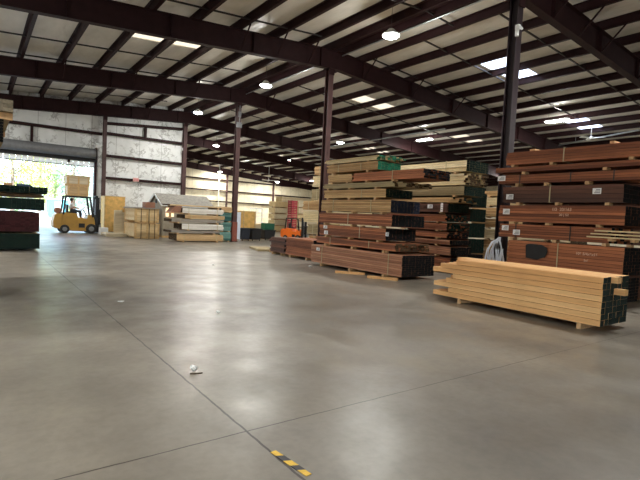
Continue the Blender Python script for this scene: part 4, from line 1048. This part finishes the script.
# ---------------------------------------------------------------- outside
mt, t, b = newmat('yard_concrete'); v = coords(t)
t.links.new(ramp(t, noise(t, v, .3, 5), [(.3, srgb(150, 148, 142)), (.7, srgb(184, 182, 176))]), b.inputs['Base Color']); b.inputs['Roughness'].default_value = .85
M['yard'] = mt
s = MB(); s.box(-60, 12.2, WY+.4, 90, -.2, -.01); s.box(XL-50, XL-.15, -60, WY+.4, -.2, -.01); s.box(XL-.15, 60, -60, YF-.15, -.2, -.01)
struct(s, 'ground', M['yard'], 'pale concrete yard outside the truck door', 'ground')
s = MB(); s.box(-1.2, 6.24, WY, WY+.41, -.2, -.001); struct(s, 'trim_1', M['yard'], 'threshold of the truck door', 'threshold')
def leafmat(name, a, b2):
    mt, t, b = newmat(name); oi = N(t, 'ShaderNodeAttribute', attribute_name='tone')
    t.links.new(mixc(t, oi.outputs['Fac'], a, b2), b.inputs['Base Color']); b.inputs['Roughness'].default_value = .6
    tr = N(t, 'ShaderNodeBsdfTranslucent'); t.links.new(mixc(t, oi.outputs['Fac'], a, b2), tr.inputs[0])
    mx = N(t, 'ShaderNodeMixShader'); mx.inputs[0].default_value = .45
    t.links.new(b.outputs[0], mx.inputs[1]); t.links.new(tr.outputs[0], mx.inputs[2]); t.links.new(mx.outputs[0], t.nodes['Material Output'].inputs[0]); return mt
LM = [leafmat('yellow_green_leaves', srgb(206, 212, 120), srgb(168, 184, 90)), leafmat('green_leaves', srgb(160, 184, 120), srgb(126, 158, 96)), leafmat('blue_green_leaves', srgb(170, 192, 176), srgb(140, 168, 148))]
M['bark'] = plain('bark', srgb(110, 98, 84), .9, 0, .2, 8)
def tree(x, y, h_, r, mi, label, seed):
    q = random.Random(seed); th = thing('broadleaf_tree', label, 'tree', (x, y, 0), q.uniform(0, 6), 'trees beyond the yard')
    s = MB(); s.tube([(0, 0, 0), (.1, 0, h_*.4), (0, .15, h_*.8)], [.22, .16, .06], 8)
    for k in range(6):
        a = q.uniform(0, 6.28); z = h_*q.uniform(.2, .65); s.tube([(0, 0, z), (math.cos(a)*r*.6, math.sin(a)*r*.6, z+h_*.15)], [.07, .03], 6)
    s.build('trunk', M['bark'], th)
    s = MB(); blobs = [(q.uniform(-r, r)*.7, q.uniform(-r, r)*.7, h_*q.uniform(.12, .95), r*q.uniform(.35, .6)) for _ in range(16)]
    for k in range(2600):
        bx_, by_, bz_, br_ = q.choice(blobs)
        d = Vector((q.gauss(0, 1), q.gauss(0, 1), q.gauss(0, 1))).normalized()*br_*q.uniform(.5, 1)
        c_ = Vector((bx_, by_, bz_))+d
        if c_.z < .3: continue
        u_ = Vector((q.uniform(-1, 1), q.uniform(-1, 1), q.uniform(-1, 1))).normalized(); w2 = u_.cross(Vector((q.uniform(-1, 1), q.uniform(-1, 1), q.uniform(-1, 1)))).normalized()
        l_ = q.uniform(.10, .2)
        s.add([c_-u_*l_, c_+w2*l_*.5, c_+u_*l_, c_-w2*l_*.5], [(0, 1, 2, 3)], 0, q.random())
    s.build('foliage', LM[mi], th)
TR = [(-1.5, 58, 9, 3.2, 0, 'yellow-green tree at the left edge of the doorway view'), (3.0, 57, 10, 3.2, 0, 'yellow-green tree above the left stack through the doorway'), (6.0, 64, 11, 3.4, 1, 'green tree in the middle of the doorway view'),
      (9.0, 60, 10, 3.0, 2, 'bluish green tree left of the boxes above the forklift'), (12.5, 66, 11, 3.5, 1, 'green tree behind the boxes above the forklift'), (1.0, 68, 13, 4, 2, 'tall bluish tree behind the yellow-green ones'),
      (8.5, 72, 13, 4, 0, 'tall yellow-green tree farthest back'), (15.5, 60, 10, 3.5, 0, 'yellow-green tree at the right edge of the doorway view')]
for k, (x, y, h_, r, mi, l) in enumerate(TR): tree(x, y, h_, r, mi, l, 50+k)
M['teal_paint'] = plain('teal_paint', srgb(90, 176, 186), .5); M['salmon'] = plain('salmon_paint', srgb(214, 120, 92), .6)
ct = thing('storage_container', 'teal container standing out in the bright yard', 'container', (6.9, 56, 0))
s = MB(); s.box(-.9, .9, -1, 1, .3, 2.2)
for k in range(12): s.box(-.9+.15*k, -.9+.15*k+.06, -1.03, -1, .35, 2.1)
s.build('shell', M['teal_paint'], ct)
s = MB(); s.box(-.95, .95, -1.05, 1.05, 2.2, 2.3); s.box(-.95, .95, -1.05, 1.05, 0, .3); s.build('frame', M['white_paint'], ct)
s = MB(); s.box(-.35, .35, -1.05, -1.03, .4, 2.0); s.build('door', M['white_paint'], ct)
s = MB(); s.box(6.9, 7.6, 50, 51, -.01, .75); s.box(6.85, 7.65, 49.95, 51.05, .75, .82); tag(s.build('orange_bin', M['salmon']), 'salmon-coloured bin out in the yard behind the forklift', 'bin')
s = MB(); s.box(4.9, 5.9, 54, 55, -.01, .5); s.box(5.0, 5.8, 54.1, 54.9, .5, .9); tag(s.build('pallet_pile', M['pale_box']), 'small pale pile in the yard right of the left stack', 'pile')
s = MB(); s.box(-20, 26, 76, 76.2, -.01, 6.5)
for k in range(60): s.box(-20+46*k/60, -20+46*k/60+.1, 75.95, 76, 0, 6.5)
tag(s.build('metal_building', plain('pale_cladding', srgb(196, 204, 206), .6)), 'pale clad building behind the trees', 'building')
